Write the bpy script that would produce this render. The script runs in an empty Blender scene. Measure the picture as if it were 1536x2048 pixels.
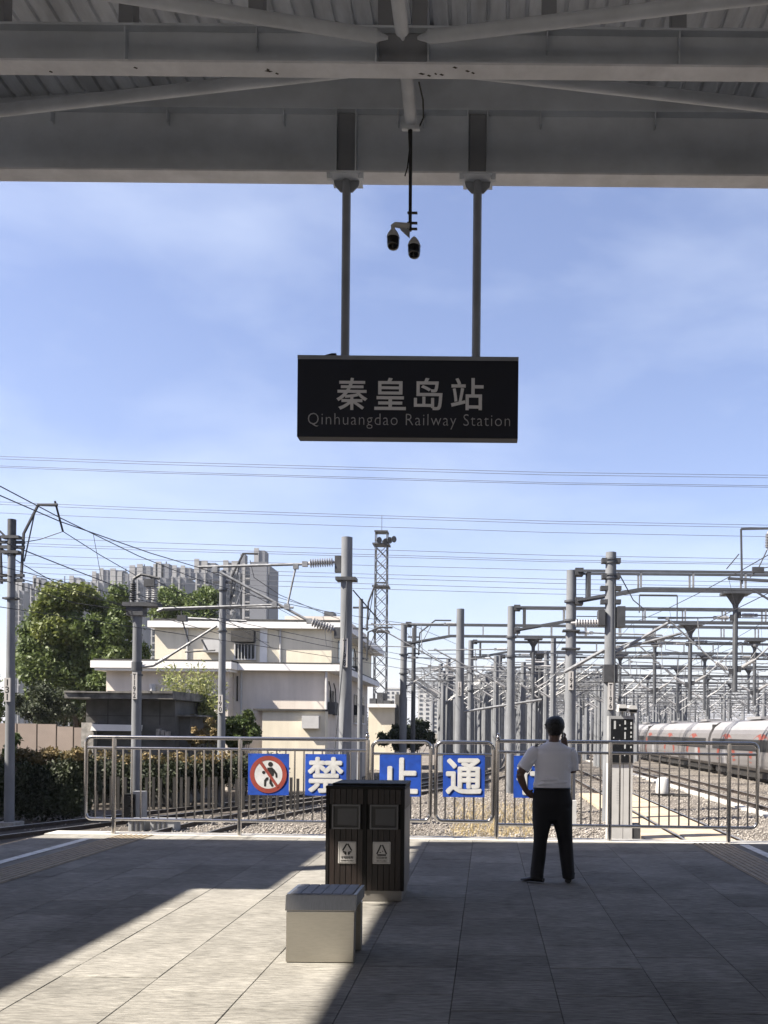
import bpy, math, random
import numpy as np
from mathutils import Vector, Matrix
random.seed(7); RNG = np.random.default_rng(11)
PI = math.pi
SC = bpy.context.scene
COL = SC.collection

# ------------------------------------------------------------------ camera, sky, sun, exposure
FPX, CX, CY, EYE, ROLL = 1800.0, 975.0, 1460.0, 1.6, 0.0095
cam_d = bpy.data.cameras.new("camera"); cam = bpy.data.objects.new("camera", cam_d); COL.objects.link(cam)
cam_d.sensor_fit = 'VERTICAL'; cam_d.sensor_height = 36.0; cam_d.lens = 36.0*FPX/2048
cam_d.shift_x = (768-CX)/2048; cam_d.shift_y = (CY-1024)/2048
cam_d.clip_start = 0.05; cam_d.clip_end = 8000
cam.matrix_world = Matrix.Translation((0, 0, EYE)) @ Matrix.Rotation(PI/2, 4, 'X') @ Matrix.Rotation(ROLL, 4, 'Z')
SC.camera = cam

SUN_E, SUN_A = math.radians(47.5), math.radians(20)     # elevation; swing behind the picture plane, sun on the left
S = Vector((-math.cos(SUN_E)*math.cos(SUN_A), -math.cos(SUN_E)*math.sin(SUN_A), math.sin(SUN_E)))
world = bpy.data.worlds.new("World"); SC.world = world; world.use_nodes = True
def build_world():
    nt = world.node_tree; n = nt.nodes; L = nt.links
    bg = n['Background']; bg.inputs[1].default_value = 0.055
    sky = n.new('ShaderNodeTexSky'); sky.sky_type = 'NISHITA'; sky.sun_disc = False
    sky.sun_elevation = SUN_E; sky.sun_rotation = math.atan2(S.x, S.y) % (2*PI)
    sky.air_density = 1.1; sky.dust_density = 1.0; sky.ozone_density = 2.6; sky.altitude = 20
    tc = n.new('ShaderNodeTexCoord'); mp = n.new('ShaderNodeMapping'); mp.inputs['Scale'].default_value = (1.2, 1.2, 3.2)
    mp.inputs['Rotation'].default_value = (0.12, 0.16, 0.3)
    no = n.new('ShaderNodeTexNoise'); no.inputs['Scale'].default_value = 2.6; no.inputs['Detail'].default_value = 5; no.inputs['Roughness'].default_value = 0.52; no.inputs['Distortion'].default_value = 0.2
    cr = n.new('ShaderNodeValToRGB'); cr.color_ramp.elements[0].position = 0.38; cr.color_ramp.elements[1].position = 0.85
    cr.color_ramp.elements[0].color = (0.04, 0.04, 0.04, 1); cr.color_ramp.elements[1].color = (0.50, 0.50, 0.50, 1)
    mx = n.new('ShaderNodeMix'); mx.data_type = 'RGBA'; mx.inputs['B'].default_value = (5.6, 6.2, 7.2, 1)
    L.new(tc.outputs['Generated'], mp.inputs[0]); L.new(mp.outputs[0], no.inputs['Vector']); L.new(no.outputs[0], cr.inputs[0])
    L.new(cr.outputs[0], mx.inputs['Factor']); tn_ = n.new('ShaderNodeMix'); tn_.data_type = 'RGBA'; tn_.blend_type = 'MULTIPLY'; tn_.inputs['Factor'].default_value = 1; tn_.inputs['B'].default_value = (1.13, 0.985, 1.08, 1)
    L.new(sky.outputs[0], tn_.inputs['A']); L.new(tn_.outputs['Result'], mx.inputs['A']); L.new(mx.outputs['Result'], bg.inputs[0])
build_world()
sun_d = bpy.data.lights.new("sun", 'SUN'); sun_d.energy = 5.0; sun_d.angle = math.radians(0.55); sun_d.color = (1.0, 0.915, 0.79)
sun = bpy.data.objects.new("sun", sun_d); COL.objects.link(sun); sun.rotation_euler = S.to_track_quat('Z', 'Y').to_euler(); sun.location = (-20, -10, 30)
vs = SC.view_settings; vs.view_transform = 'Standard'; vs.look = 'None'; vs.gamma = 1; vs.exposure = 1.8; vs.use_curve_mapping = False

# ------------------------------------------------------------------ measuring helpers (photo pixel at a known distance or on a known level)
def ray(u, v):
    a, b = u-CX, v-CY
    return (a+ROLL*b)/FPX, -(b-ROLL*a)/FPX
def P(u, v, Y):
    x, z = ray(u, v); return Vector((x*Y, Y, EYE+z*Y))
def G(u, v, z=0.0):
    x, s = ray(u, v); Y = (z-EYE)/s; return Vector((x*Y, Y, z))

# ------------------------------------------------------------------ materials
M = {}
def mat(name, col, rough=0.7, metal=0.0, var=0.12, scale=3.0, bump=0.0, bscale=40.0, stretch=(1, 1, 1), col2=None, spec=0.4, transl=0.0, rand=0.0, detail=6.0, lo=0.35, hi=0.65, blotch=0.0, bsc=0.8, bstr=(1, 1, 1)):
    KA = 1.0 if (name.startswith('canopy') or name in ('deck', 'flange_lit', 'tube_paint')) else 0.9 if 'leaf' in name else 0.62
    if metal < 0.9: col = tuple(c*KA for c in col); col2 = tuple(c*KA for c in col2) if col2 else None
    m = bpy.data.materials.new(name); m.use_nodes = True; nt = m.node_tree; n = nt.nodes; L = nt.links
    b = n['Principled BSDF']; b.inputs['Roughness'].default_value = rough; b.inputs['Metallic'].default_value = metal
    b.inputs['Specular IOR Level'].default_value = spec
    g = n.new('ShaderNodeNewGeometry'); mp = n.new('ShaderNodeMapping'); mp.inputs['Scale'].default_value = stretch
    L.new(g.outputs['Position'], mp.inputs[0])
    no = n.new('ShaderNodeTexNoise'); no.inputs['Scale'].default_value = scale; no.inputs['Detail'].default_value = detail; no.inputs['Roughness'].default_value = 0.6
    L.new(mp.outputs[0], no.inputs['Vector'])
    cr = n.new('ShaderNodeValToRGB'); e = cr.color_ramp.elements; e[0].position = lo; e[1].position = hi
    c2 = col2 if col2 else tuple(min(1, c*(1+var)) for c in col)
    c1 = col if col2 else tuple(c*(1-var) for c in col)
    e[0].color = (*c1, 1); e[1].color = (*c2, 1); L.new(no.outputs[0], cr.inputs[0])
    out = cr.outputs[0]
    if rand:
        oi = n.new('ShaderNodeObjectInfo'); mr = n.new('ShaderNodeMapRange'); mr.inputs['To Min'].default_value = 1-rand; mr.inputs['To Max'].default_value = 1+rand
        L.new(oi.outputs['Random'], mr.inputs[0]); mm = n.new('ShaderNodeVectorMath'); mm.operation = 'SCALE'
        L.new(out, mm.inputs[0]); L.new(mr.outputs[0], mm.inputs['Scale']); out = mm.outputs[0]
    if blotch:
        mp2 = n.new('ShaderNodeMapping'); mp2.inputs['Scale'].default_value = bstr; L.new(g.outputs['Position'], mp2.inputs[0])
        n2 = n.new('ShaderNodeTexNoise'); n2.inputs['Scale'].default_value = bsc; n2.inputs['Detail'].default_value = 7; n2.inputs['Roughness'].default_value = 0.65; L.new(mp2.outputs[0], n2.inputs['Vector'])
        m2 = n.new('ShaderNodeMapRange'); m2.inputs['From Min'].default_value = 0.33; m2.inputs['From Max'].default_value = 0.62; m2.inputs['To Min'].default_value = 1-blotch; m2.inputs['To Max'].default_value = 1+blotch*0.35; L.new(n2.outputs[0], m2.inputs[0])
        v2 = n.new('ShaderNodeVectorMath'); v2.operation = 'SCALE'; L.new(out, v2.inputs[0]); L.new(m2.outputs[0], v2.inputs['Scale']); out = v2.outputs[0]
    L.new(out, b.inputs['Base Color'])
    if bump:
        nb = n.new('ShaderNodeTexNoise'); nb.inputs['Scale'].default_value = bscale; nb.inputs['Detail'].default_value = 5
        L.new(mp.outputs[0], nb.inputs['Vector'])
        bp = n.new('ShaderNodeBump'); bp.inputs['Strength'].default_value = bump; bp.inputs['Distance'].default_value = 0.02
        L.new(nb.outputs[0], bp.inputs['Height']); L.new(bp.outputs[0], b.inputs['Normal'])
    if transl:
        t = n.new('ShaderNodeBsdfTranslucent'); L.new(out, t.inputs[0]); ms = n.new('ShaderNodeMixShader'); ms.inputs[0].default_value = transl
        L.new(b.outputs[0], ms.inputs[1]); L.new(t.outputs[0], ms.inputs[2]); L.new(ms.outputs[0], n['Material Output'].inputs[0])
    M[name] = m; return m
mat('slab', (0.325, 0.315, 0.292), 0.9, spec=0.04, var=0.26, scale=11, bump=0.7, bscale=18, stretch=(0.7, 3.6, 3), rand=0.13, blotch=0.24, bsc=1.4, detail=9)
mat('platform_core', (0.32, 0.30, 0.27), 0.85, bump=0.3)
mat('coping', (0.62, 0.60, 0.56), 0.7, bump=0.2, rand=0.06)
mat('white_line', (0.72, 0.72, 0.70), 0.6, var=0.25, scale=9, lo=0.3, hi=0.55)
mat('tactile', (0.34, 0.28, 0.20), 0.7, var=0.18, scale=8)
mat('ballast', (0.07, 0.058, 0.048), 0.95, blotch=0.35, bsc=0.5, col2=(0.36, 0.325, 0.285), scale=14, bump=1.0, bscale=22, lo=0.36, hi=0.66, detail=3)
mat('stone', (0.19, 0.165, 0.145), 0.9, blotch=0.35, bsc=0.4, col2=(0.60, 0.56, 0.51), scale=9, lo=0.3, hi=0.7, detail=2)
mat('earth', (0.17, 0.15, 0.12), 0.95, var=0.3, scale=0.2, bump=0.5, bscale=3)
mat('rail', (0.075, 0.058, 0.05), 0.6, 0.5, var=0.3, scale=6)
mat('rail_head', (0.55, 0.53, 0.5), 0.28, 0.9, var=0.1)
mat('sleeper', (0.42, 0.37, 0.30), 0.9, var=0.15, scale=4, bump=0.2)
mat('crossing', (0.52, 0.43, 0.32), 0.9, var=0.14, scale=2, bump=0.2)
mat('canopy_paint', (0.62, 0.66, 0.72), 0.55, blotch=0.18, bsc=0.7, var=0.08, scale=1.3, stretch=(1, 1, 1.6))
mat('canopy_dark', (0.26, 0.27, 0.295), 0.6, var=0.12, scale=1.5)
mat('flange_lit', (0.74, 0.75, 0.79), 0.5, var=0.10, scale=3)  # canopy grey with bounced light on the underside put into its colour
mat('chip', (0.10, 0.09, 0.08), 0.9)
mat('deck', (0.64, 0.67, 0.72), 0.6, var=0.2, scale=1.6, stretch=(3, 0.7, 1))
mat('tube_paint', (0.60, 0.63, 0.68), 0.5, var=0.12, scale=2)
mat('sign_blue', (0.007, 0.011, 0.028), 0.5, var=0.1)
mat('sign_letter', (1.0, 1.0, 1.03), 0.6, var=0.04)
mat('sign_small', (0.62, 0.62, 0.66), 0.6, var=0.04)
mat('hanger', (0.36, 0.385, 0.43), 0.5, var=0.1)
mat('camera_white', (0.62, 0.62, 0.62), 0.4, var=0.05)
mat('camera_dome', (0.008, 0.008, 0.01), 0.12, var=0.0)
mat('cable', (0.02, 0.02, 0.022), 0.6)
mat('steel', (0.46, 0.445, 0.43), 0.15, 1.0, var=0.06, scale=12)
mat('brushed', (0.44, 0.42, 0.375), 0.30, 1.0, var=0.06, scale=20, stretch=(1, 1, 12))
mat('apron_shaded', (0.28, 0.27, 0.255), 0.32, 1.0, var=0.08, scale=20, stretch=(12, 1, 1))  # same bench steel, its dark reflection put into the colour
mat('seat_slat', (0.26, 0.265, 0.29), 0.6, var=0.15, scale=6)
mat('bin_wood', (0.019, 0.0115, 0.0095), 0.5, var=0.4, scale=14, stretch=(3, 3, 0.4), rand=0.3)
mat('bin_dark', (0.007, 0.0065, 0.0065), 0.6, spec=0.2, var=0.2)
mat('bin_inner', (0.09, 0.09, 0.095), 0.5)
mat('bin_frame', (0.14, 0.14, 0.145), 0.4, 0.7)
mat('plinth', (0.26, 0.245, 0.225), 0.5, 0.3)
mat('label_white', (0.62, 0.60, 0.58), 0.6, var=0.04)
mat('ink', (0.012, 0.012, 0.014), 0.6)
mat('poster_blue', (0.008, 0.085, 0.56), 0.6, var=0.10, scale=5, blotch=0.25, bsc=6)
mat('poster_white', (0.80, 0.81, 0.83), 0.6, var=0.05, blotch=0.15, bsc=7)
mat('poster_red', (0.36, 0.06, 0.042), 0.6, var=0.15)
mat('concrete_pole', (0.22, 0.232, 0.252), 0.85, blotch=0.22, bsc=2.0, bstr=(1, 1, 0.25), var=0.10, scale=3, bump=0.1, stretch=(1, 1, 0.35))
mat('dark_steel', (0.085, 0.088, 0.095), 0.6, 0.3, var=0.2, scale=4)
mat('galv', (0.32, 0.33, 0.345), 0.55, 0.25, blotch=0.35, bsc=3.0, var=0.12, scale=6)
mat('galv_dull', (0.11, 0.117, 0.13), 0.6, 0.3, var=0.15, scale=3)
mat('porcelain', (0.50, 0.50, 0.51), 0.35, var=0.05)
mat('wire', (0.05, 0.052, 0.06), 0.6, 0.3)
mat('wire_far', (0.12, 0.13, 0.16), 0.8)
mat('cream_wall', (1.0, 0.92, 0.74), 0.9, var=0.05, scale=0.8, bump=0.05, blotch=0.14, bsc=1.3, bstr=(1, 1, 0.12))
mat('pink_wall', (0.98, 0.89, 0.79), 0.9, var=0.05, scale=0.8, bump=0.05, blotch=0.14, bsc=1.3, bstr=(1, 1, 0.12))
mat('cornice', (1.12, 1.11, 1.09), 0.8, var=0.06, scale=2)
mat('roofing', (0.07, 0.068, 0.065), 0.9, var=0.2)
mat('window_glass', (0.018, 0.022, 0.028), 0.12, spec=0.6)
mat('white_frame', (0.7, 0.7, 0.7), 0.5)
mat('shed_wall', (0.15, 0.148, 0.145), 0.9, var=0.25, scale=1.2, bump=0.2)
mat('shed_roof', (0.10, 0.098, 0.095), 0.95, col2=(0.30, 0.29, 0.27), scale=2.5)
mat('rubble', (0.42, 0.40, 0.37), 0.95, var=0.3, scale=5, bump=0.6, bscale=9)
mat('board', (0.40, 0.33, 0.285), 0.85, var=0.08, scale=1, rand=0.12)
mat('tower_wall', (0.21, 0.22, 0.245), 0.9, var=0.06, scale=0.05)
mat('tower_trim', (0.38, 0.38, 0.38), 0.9, var=0.05, scale=0.05)
mat('tower_window', (0.05, 0.055, 0.065), 0.3, var=0.2, scale=0.3)
mat('far_white', (0.66, 0.66, 0.64), 0.9, var=0.05, scale=0.05)
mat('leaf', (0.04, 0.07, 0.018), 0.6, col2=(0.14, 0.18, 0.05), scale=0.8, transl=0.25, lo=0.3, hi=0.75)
mat('leaf_sunlit', (0.05, 0.08, 0.014), 0.6, col2=(0.19, 0.21, 0.05), scale=0.9, transl=0.3, lo=0.3, hi=0.7)  # sunlit crown top put into a yellower leaf colour
mat('leaf_dark', (0.012, 0.020, 0.008), 0.65, col2=(0.040, 0.052, 0.020), scale=1.2, transl=0.15)
mat('leaf_dry_sunlit', (0.08, 0.07, 0.03), 0.7, col2=(0.24, 0.17, 0.07), scale=1.5, transl=0.2)  # dry leaves; also carries the sunlit tone of the hedge top
mat('bamboo_leaf', (0.13, 0.17, 0.05), 0.6, col2=(0.34, 0.34, 0.14), scale=2, transl=0.3)
mat('dry_grass', (0.48, 0.36, 0.17), 0.8, col2=(0.66, 0.54, 0.30), scale=5, transl=0.2)
mat('bark', (0.09, 0.07, 0.055), 0.9, var=0.3, bump=0.4)
mat('shirt', (1.1, 1.1, 1.2), 0.8, var=0.03, bump=0.12, bscale=9)
mat('trousers', (0.010, 0.010, 0.014), 0.8, var=0.2)
mat('skin', (0.17, 0.10, 0.075), 0.55, var=0.08)
mat('hair', (0.006, 0.0055, 0.006), 0.5, bump=1.0, bscale=60)
mat('shoe', (0.008, 0.008, 0.009), 0.35)
mat('train_body', (0.22, 0.212, 0.215), 0.45, 0.1, var=0.06, scale=0.6)
mat('train_roof', (0.33, 0.33, 0.345), 0.5, 0.0, var=0.06, scale=0.6)
mat('train_window', (0.035, 0.035, 0.037), 0.6, spec=0.2, var=0.2, scale=0.4)
mat('train_red', (0.27, 0.07, 0.05), 0.45, var=0.12)
mat('train_dark', (0.03, 0.028, 0.027), 0.7)
mat('cabinet', (0.66, 0.66, 0.65), 0.5, var=0.05)
mat('cabinet_grey', (0.38, 0.39, 0.40), 0.6, var=0.1)
mat('panel_black', (0.008, 0.009, 0.011), 0.3)
mat('led', (0.6, 0.62, 0.62), 0.5)

# ------------------------------------------------------------------ mesh building
def link(name, data, parent=None, loc=None, rotz=0.0):
    o = bpy.data.objects.new(name, data); COL.objects.link(o); o.parent = parent
    if loc is not None: o.location = loc
    if rotz: o.rotation_euler = (0, 0, rotz)
    return o
def tag(o, label=None, cat=None, group=None, kind=None):
    if label: o['label'] = label
    if cat: o['category'] = cat
    if group: o['group'] = group
    if kind: o['kind'] = kind
    return o
def thing(name, label, cat, loc=(0, 0, 0), rotz=0.0, group=None):
    return tag(link(name, None, None, loc, rotz), label, cat, group)
class MB:
    def __init__(s): s.v = []; s.f = []
    def add(s, vs, fs):
        o = len(s.v); s.v += [tuple(p) for p in vs]; s.f += [tuple(i+o for i in q) for q in fs]; return s
    def box(s, a, b):
        x0, y0, z0 = a; x1, y1, z1 = b
        return s.add([(x0, y0, z0), (x1, y0, z0), (x1, y1, z0), (x0, y1, z0), (x0, y0, z1), (x1, y0, z1), (x1, y1, z1), (x0, y1, z1)],
                     [(0, 3, 2, 1), (4, 5, 6, 7), (0, 1, 5, 4), (1, 2, 6, 5), (2, 3, 7, 6), (3, 0, 4, 7)])
    def cbox(s, c, d): return s.box([c[i]-d[i]/2 for i in range(3)], [c[i]+d[i]/2 for i in range(3)])
    def beam(s, a, b, w, h):                      # square bar from a to b
        a = Vector(a); b = Vector(b); d = (b-a).normalized(); up = Vector((0, 0, 1)) if abs(d.z) < 0.95 else Vector((0, 1, 0))
        x = d.cross(up).normalized(); y = x.cross(d); r = []
        for p in (a, b):
            for i, j in ((-1, -1), (1, -1), (1, 1), (-1, 1)): r.append(p+x*(i*w/2)+y*(j*h/2))
        return s.add(r, [(0, 1, 2, 3), (7, 6, 5, 4), (0, 4, 5, 1), (1, 5, 6, 2), (2, 6, 7, 3), (3, 7, 4, 0)])
    def tube(s, pts, r, n=8, cap=True):
        pts = [Vector(p) for p in pts]; rs = r if isinstance(r, (list, tuple)) else [r]*len(pts); rings = []; x = None
        for i, p in enumerate(pts):
            d = (pts[min(i+1, len(pts)-1)]-pts[max(i-1, 0)]).normalized()
            if x is None:
                up = Vector((0, 0, 1)) if abs(d.z) < 0.9 else Vector((0, 1, 0)); x = d.cross(up).normalized()
            else: x = (x-d*x.dot(d)).normalized()
            y = d.cross(x)
            rings.append([p+x*(rs[i]*math.cos(2*PI*k/n))+y*(rs[i]*math.sin(2*PI*k/n)) for k in range(n)])
        fs = []
        for i in range(len(pts)-1):
            for k in range(n): fs.append((i*n+k, i*n+(k+1) % n, (i+1)*n+(k+1) % n, (i+1)*n+k))
        if cap: fs += [tuple(range(n-1, -1, -1)), tuple((len(pts)-1)*n+k for k in range(n))]
        return s.add([q for g in rings for q in g], fs)
    def lathe(s, a, b, prof, n=10):               # prof: (t along a->b in metres, radius)
        a = Vector(a); d = (Vector(b)-a).normalized()
        return s.tube_prof(a, d, prof, n)
    def tube_prof(s, a, d, prof, n):
        up = Vector((0, 0, 1)) if abs(d.z) < 0.9 else Vector((0, 1, 0)); x = d.cross(up).normalized(); y = d.cross(x); vs = []; fs = []
        for t, r in prof:
            for k in range(n): vs.append(a+d*t+x*(r*math.cos(2*PI*k/n))+y*(r*math.sin(2*PI*k/n)))
        for i in range(len(prof)-1):
            for k in range(n): fs.append((i*n+k, i*n+(k+1) % n, (i+1)*n+(k+1) % n, (i+1)*n+k))
        fs += [tuple(range(n-1, -1, -1)), tuple((len(prof)-1)*n+k for k in range(n))]
        return s.add(vs, fs)
    def rings(s, secs, n=16):                     # horizontal ellipses (x,y,z,rx,ry)
        vs = []; fs = []
        for (x, y, z, rx, ry) in secs:
            for k in range(n): vs.append((x+rx*math.cos(2*PI*k/n), y+ry*math.sin(2*PI*k/n), z))
        for i in range(len(secs)-1):
            for k in range(n): fs.append((i*n+k, i*n+(k+1) % n, (i+1)*n+(k+1) % n, (i+1)*n+k))
        fs += [tuple(range(n-1, -1, -1)), tuple((len(secs)-1)*n+k for k in range(n))]
        return s.add(vs, fs)
    def prism(s, poly, y0, y1):                   # polygon in x,z pushed along y
        n = len(poly); vs = [(x, y0, z) for x, z in poly]+[(x, y1, z) for x, z in poly]
        return s.add(vs, [tuple(range(n)), tuple(range(2*n-1, n-1, -1))]+[(i, i+n, (i+1) % n+n, (i+1) % n) for i in range(n)])
    def slab(s, poly, z0, z1):                    # polygon in x,y pushed along z
        n = len(poly); vs = [(x, y, z0) for x, y in poly]+[(x, y, z1) for x, y in poly]
        return s.add(vs, [tuple(range(n-1, -1, -1)), tuple(range(n, 2*n))]+[(i, (i+1) % n, (i+1) % n+n, i+n) for i in range(n)])
    def mesh(s, name, m, smooth=False, fixn=True):
        me = bpy.data.meshes.new(name); me.from_pydata(s.v, [], s.f)
        for q in (m if isinstance(m, (list, tuple)) else [m]): me.materials.append(M[q])
        if smooth: me.polygons.foreach_set('use_smooth', [True]*len(me.polygons)); me.set_sharp_from_angle(angle=math.radians(42))
        me.update(); return me
    def build(s, name, m, parent=None, smooth=False, world=False, loc=None):
        if world and parent is not None:
            p = parent
            off = Vector((0, 0, 0))
            while p is not None: off += p.location; p = p.parent
            s.v = [(a-off.x, b-off.y, c-off.z) for a, b, c in s.v]
        return link(name, s.mesh(name, m, smooth), parent, loc)
def copy_tree(o, parent=None, **kw):
    c = o.copy(); COL.objects.link(c); c.parent = parent
    for ch in list(o.children): copy_tree(ch, c)
    return c
def bevel(o, w, seg=2):
    b = o.modifiers.new('bevel', 'BEVEL'); b.width = w; b.segments = seg; b.limit_method = 'ANGLE'; return o
def text_mesh(body, size, m, bold=0.0, extrude=0.002, spacing=1.0, line=1.0, fit=None):
    cu = bpy.data.curves.new('lettering', 'FONT'); cu.body = body; cu.size = size; cu.align_x = 'CENTER'; cu.align_y = 'CENTER'
    cu.offset = bold; cu.extrude = extrude; cu.space_character = spacing; cu.space_line = line; cu.resolution_u = 3
    o = bpy.data.objects.new('lettering', cu); COL.objects.link(o); dg = bpy.context.evaluated_depsgraph_get()
    me = bpy.data.meshes.new_from_object(o.evaluated_get(dg)); bpy.data.objects.remove(o)
    co = np.empty(len(me.vertices)*3); me.vertices.foreach_get('co', co); co = co.reshape(-1, 3)
    mn, mxx = co.min(0), co.max(0); c = (mn+mxx)/2; co[:, :2] -= c[:2]
    if fit:
        co[:, 0] *= fit[0]/(mxx[0]-mn[0]); co[:, 1] *= fit[1]/(mxx[1]-mn[1])
    new = np.stack([co[:, 0], -co[:, 2], co[:, 1]], 1); me.vertices.foreach_set('co', new.ravel())
    me.materials.clear(); me.materials.append(M[m]); me.update(); return me
def bold_text(body, m, w, h, d):
    base = text_mesh(body, 0.5, m, 0.0, 0.0, fit=(w-2*d, h-2*d)); k = len(base.vertices); co = np.empty(k*3); base.vertices.foreach_get('co', co); co = co.reshape(-1, 3)
    fs_ = [tuple(p.vertices) for p in base.polygons]; mb = MB()
    for i, (a, b) in enumerate([(0, 0)]+[(math.cos(j*PI/4), math.sin(j*PI/4)) for j in range(8)]+[(0.5*math.cos(j*PI/2), 0.5*math.sin(j*PI/2)) for j in range(4)]):
        mb.add(co+np.array([a*d, -0.00025*i, b*d]), fs_)
    return mb.mesh('lettering', m)
def leaves(name, pts, size, m, parent=None, aspect=0.5, up=0.0):
    n = len(pts); a = RNG.normal(size=(n, 3)); a[:, 2] += up; a /= np.linalg.norm(a, axis=1)[:, None]
    b = RNG.normal(size=(n, 3)); b -= (b*a).sum(1)[:, None]*a; b /= np.linalg.norm(b, axis=1)[:, None]
    sz = size*RNG.uniform(0.6, 1.35, n)[:, None]; w = b*sz*aspect*0.5
    c = np.cross(a, b)*sz*0.12
    v = np.stack([pts-a*sz*0.5, pts+w+c, pts+a*sz*0.5, pts-w+c], 1).reshape(-1, 3)
    me = bpy.data.meshes.new(name); me.vertices.add(4*n); me.vertices.foreach_set('co', v.ravel().astype(np.float32))
    me.loops.add(4*n); me.loops.foreach_set('vertex_index', np.arange(4*n, dtype=np.int32))
    me.polygons.add(n); me.polygons.foreach_set('loop_start', np.arange(0, 4*n, 4, dtype=np.int32))
    me.materials.append(M[m]); me.update(calc_edges=True); return link(name, me, parent)
def blob_points(n, blobs):                        # blobs: (cx,cy,cz,rx,ry,rz); points thicker near each surface
    w = np.array([b[3]*b[4]*b[5] for b in blobs])**0.75; w /= w.sum(); k = RNG.choice(len(blobs), n, p=w); B = np.array(blobs)[k]
    d = RNG.normal(size=(n, 3)); d /= np.linalg.norm(d, axis=1)[:, None]; r = RNG.uniform(0, 1, n)**0.5*(0.82+0.5*RNG.uniform(0, 1, n)**2)
    return B[:, :3]+d*r[:, None]*B[:, 3:6]

# ------------------------------------------------------------------ ground, ballast, platform
RAIL_Z, BAL_Z, GROUND_Z = -1.25, -1.40, -1.46
tag(MB().slab([(-2500, -200), (2500, -200), (2500, 4500), (-2500, 4500)], GROUND_Z-1, GROUND_Z).build('ground', 'earth'), 'bare dusty ground reaching to the horizon', kind='structure')
tag(MB().slab([(-11.2, -40), (60, -40), (140, 900), (-16, 900), (-16, 120), (-14.5, 22)], GROUND_Z+0.001, BAL_Z).build('ballast_bed', 'ballast'), 'grey stone ballast under the tracks', kind='structure')

F0, F1 = Vector((-5.55, 13.4)), Vector((3.48, 13.0))     # fence line
FA = math.atan2(F1.y-F0.y, F1.x-F0.x)
def endY(x): return F0.y+(x-F0.x)*math.tan(FA)
PX0, PX1 = -6.55, 4.62
plat = tag(MB().slab([(PX0, -30), (PX1, -30), (PX1, endY(PX1)+0.28), (PX0, endY(PX0)+0.28)], GROUND_Z, -0.045).build('platform', 'platform_core'), 'paved station platform with staggered stone slabs', kind='structure')
def slab_mesh(w, l):
    b = 0.003; mb = MB(); x, y = w/2-0.0018, l/2-0.0014
    mb.add([(-x, -y, -0.044), (x, -y, -0.044), (x, y, -0.044), (-x, y, -0.044), (-x, -y, -b), (x, -y, -b), (x, y, -b), (-x, y, -b),
            (-x+b, -y+b, 0), (x-b, -y+b, 0), (x-b, y-b, 0), (-x+b, y-b, 0)],
           [(0, 1, 5, 4), (1, 2, 6, 5), (2, 3, 7, 6), (3, 0, 4, 7), (4, 5, 9, 8), (5, 6, 10, 9), (6, 7, 11, 10), (7, 4, 8, 11), (8, 9, 10, 11)])
    return mb.mesh('paving_slab', 'slab')
TW, TL = 0.63, 0.63
sm = slab_mesh(TW, TL); cutm = {}
for k in range(-10, 8):
    x = -0.195+TW*(k+0.5)
    if x-TW/2 < PX0-0.02 or x+TW/2 > PX1+0.02: continue
    y = 5.12-TL*4+0.5*TL+(0.5*TL if k % 2 else 0)
    yend = endY(x)-0.12
    first = MB().box((x-TW/2+0.004, -30, -0.044), (x+TW/2-0.004, y-TL/2-0.004, 0)) if False else None
    while True:
        if y+TL/2 <= yend:
            o = link('paving_slab', sm, plat, (x, y, RNG.uniform(-0.0025, 0.001))); o.rotation_euler = (RNG.normal()*0.0012, RNG.normal()*0.002, 0)
        else:
            l = yend-(y-TL/2)
            if l > 0.06:
                link('paving_slab', slab_mesh(TW, l), plat, (x, y-TL/2+l/2, 0))
            break
        y += TL
MB().box((PX0, -30, -0.044), (PX1, 2.55, -0.0005)).build('rear_paving', 'slab', plat)
for i in range(11):
    a = PX0+i*(PX1-PX0)/11; b = PX0+(i+1)*(PX1-PX0)/11-0.006
    MB().slab([(a, endY(a)-0.115), (b, endY(b)-0.115), (b, endY(b)+0.30), (a, endY(a)+0.30)], -0.044, 0.004).build('coping_stone', 'coping', plat)
for x, w in ((-5.67, 0.13), (3.66, 0.13)):
    for i in range(11):
        y = 1.6+i*1.02
        MB().box((x-w/2, y, 0.0025), (x+w/2, y+1.0, 0.006)).build('white_line', 'white_line', plat)
for x0, x1 in ((-5.42, -4.90), (2.95, 3.47)):
    mb = MB().box((x0, 1.6, 0.0026), (x1, endY(x0)-0.13, 0.006))
    nrib = 7
    for i in range(nrib):
        xx = x0+(x1-x0)*(i+0.5)/nrib
        mb.box((xx-0.017, 1.6, 0.006), (xx+0.017, endY(x0)-0.13, 0.013))
    mb.build('tactile_strip', 'tactile', plat)

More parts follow.
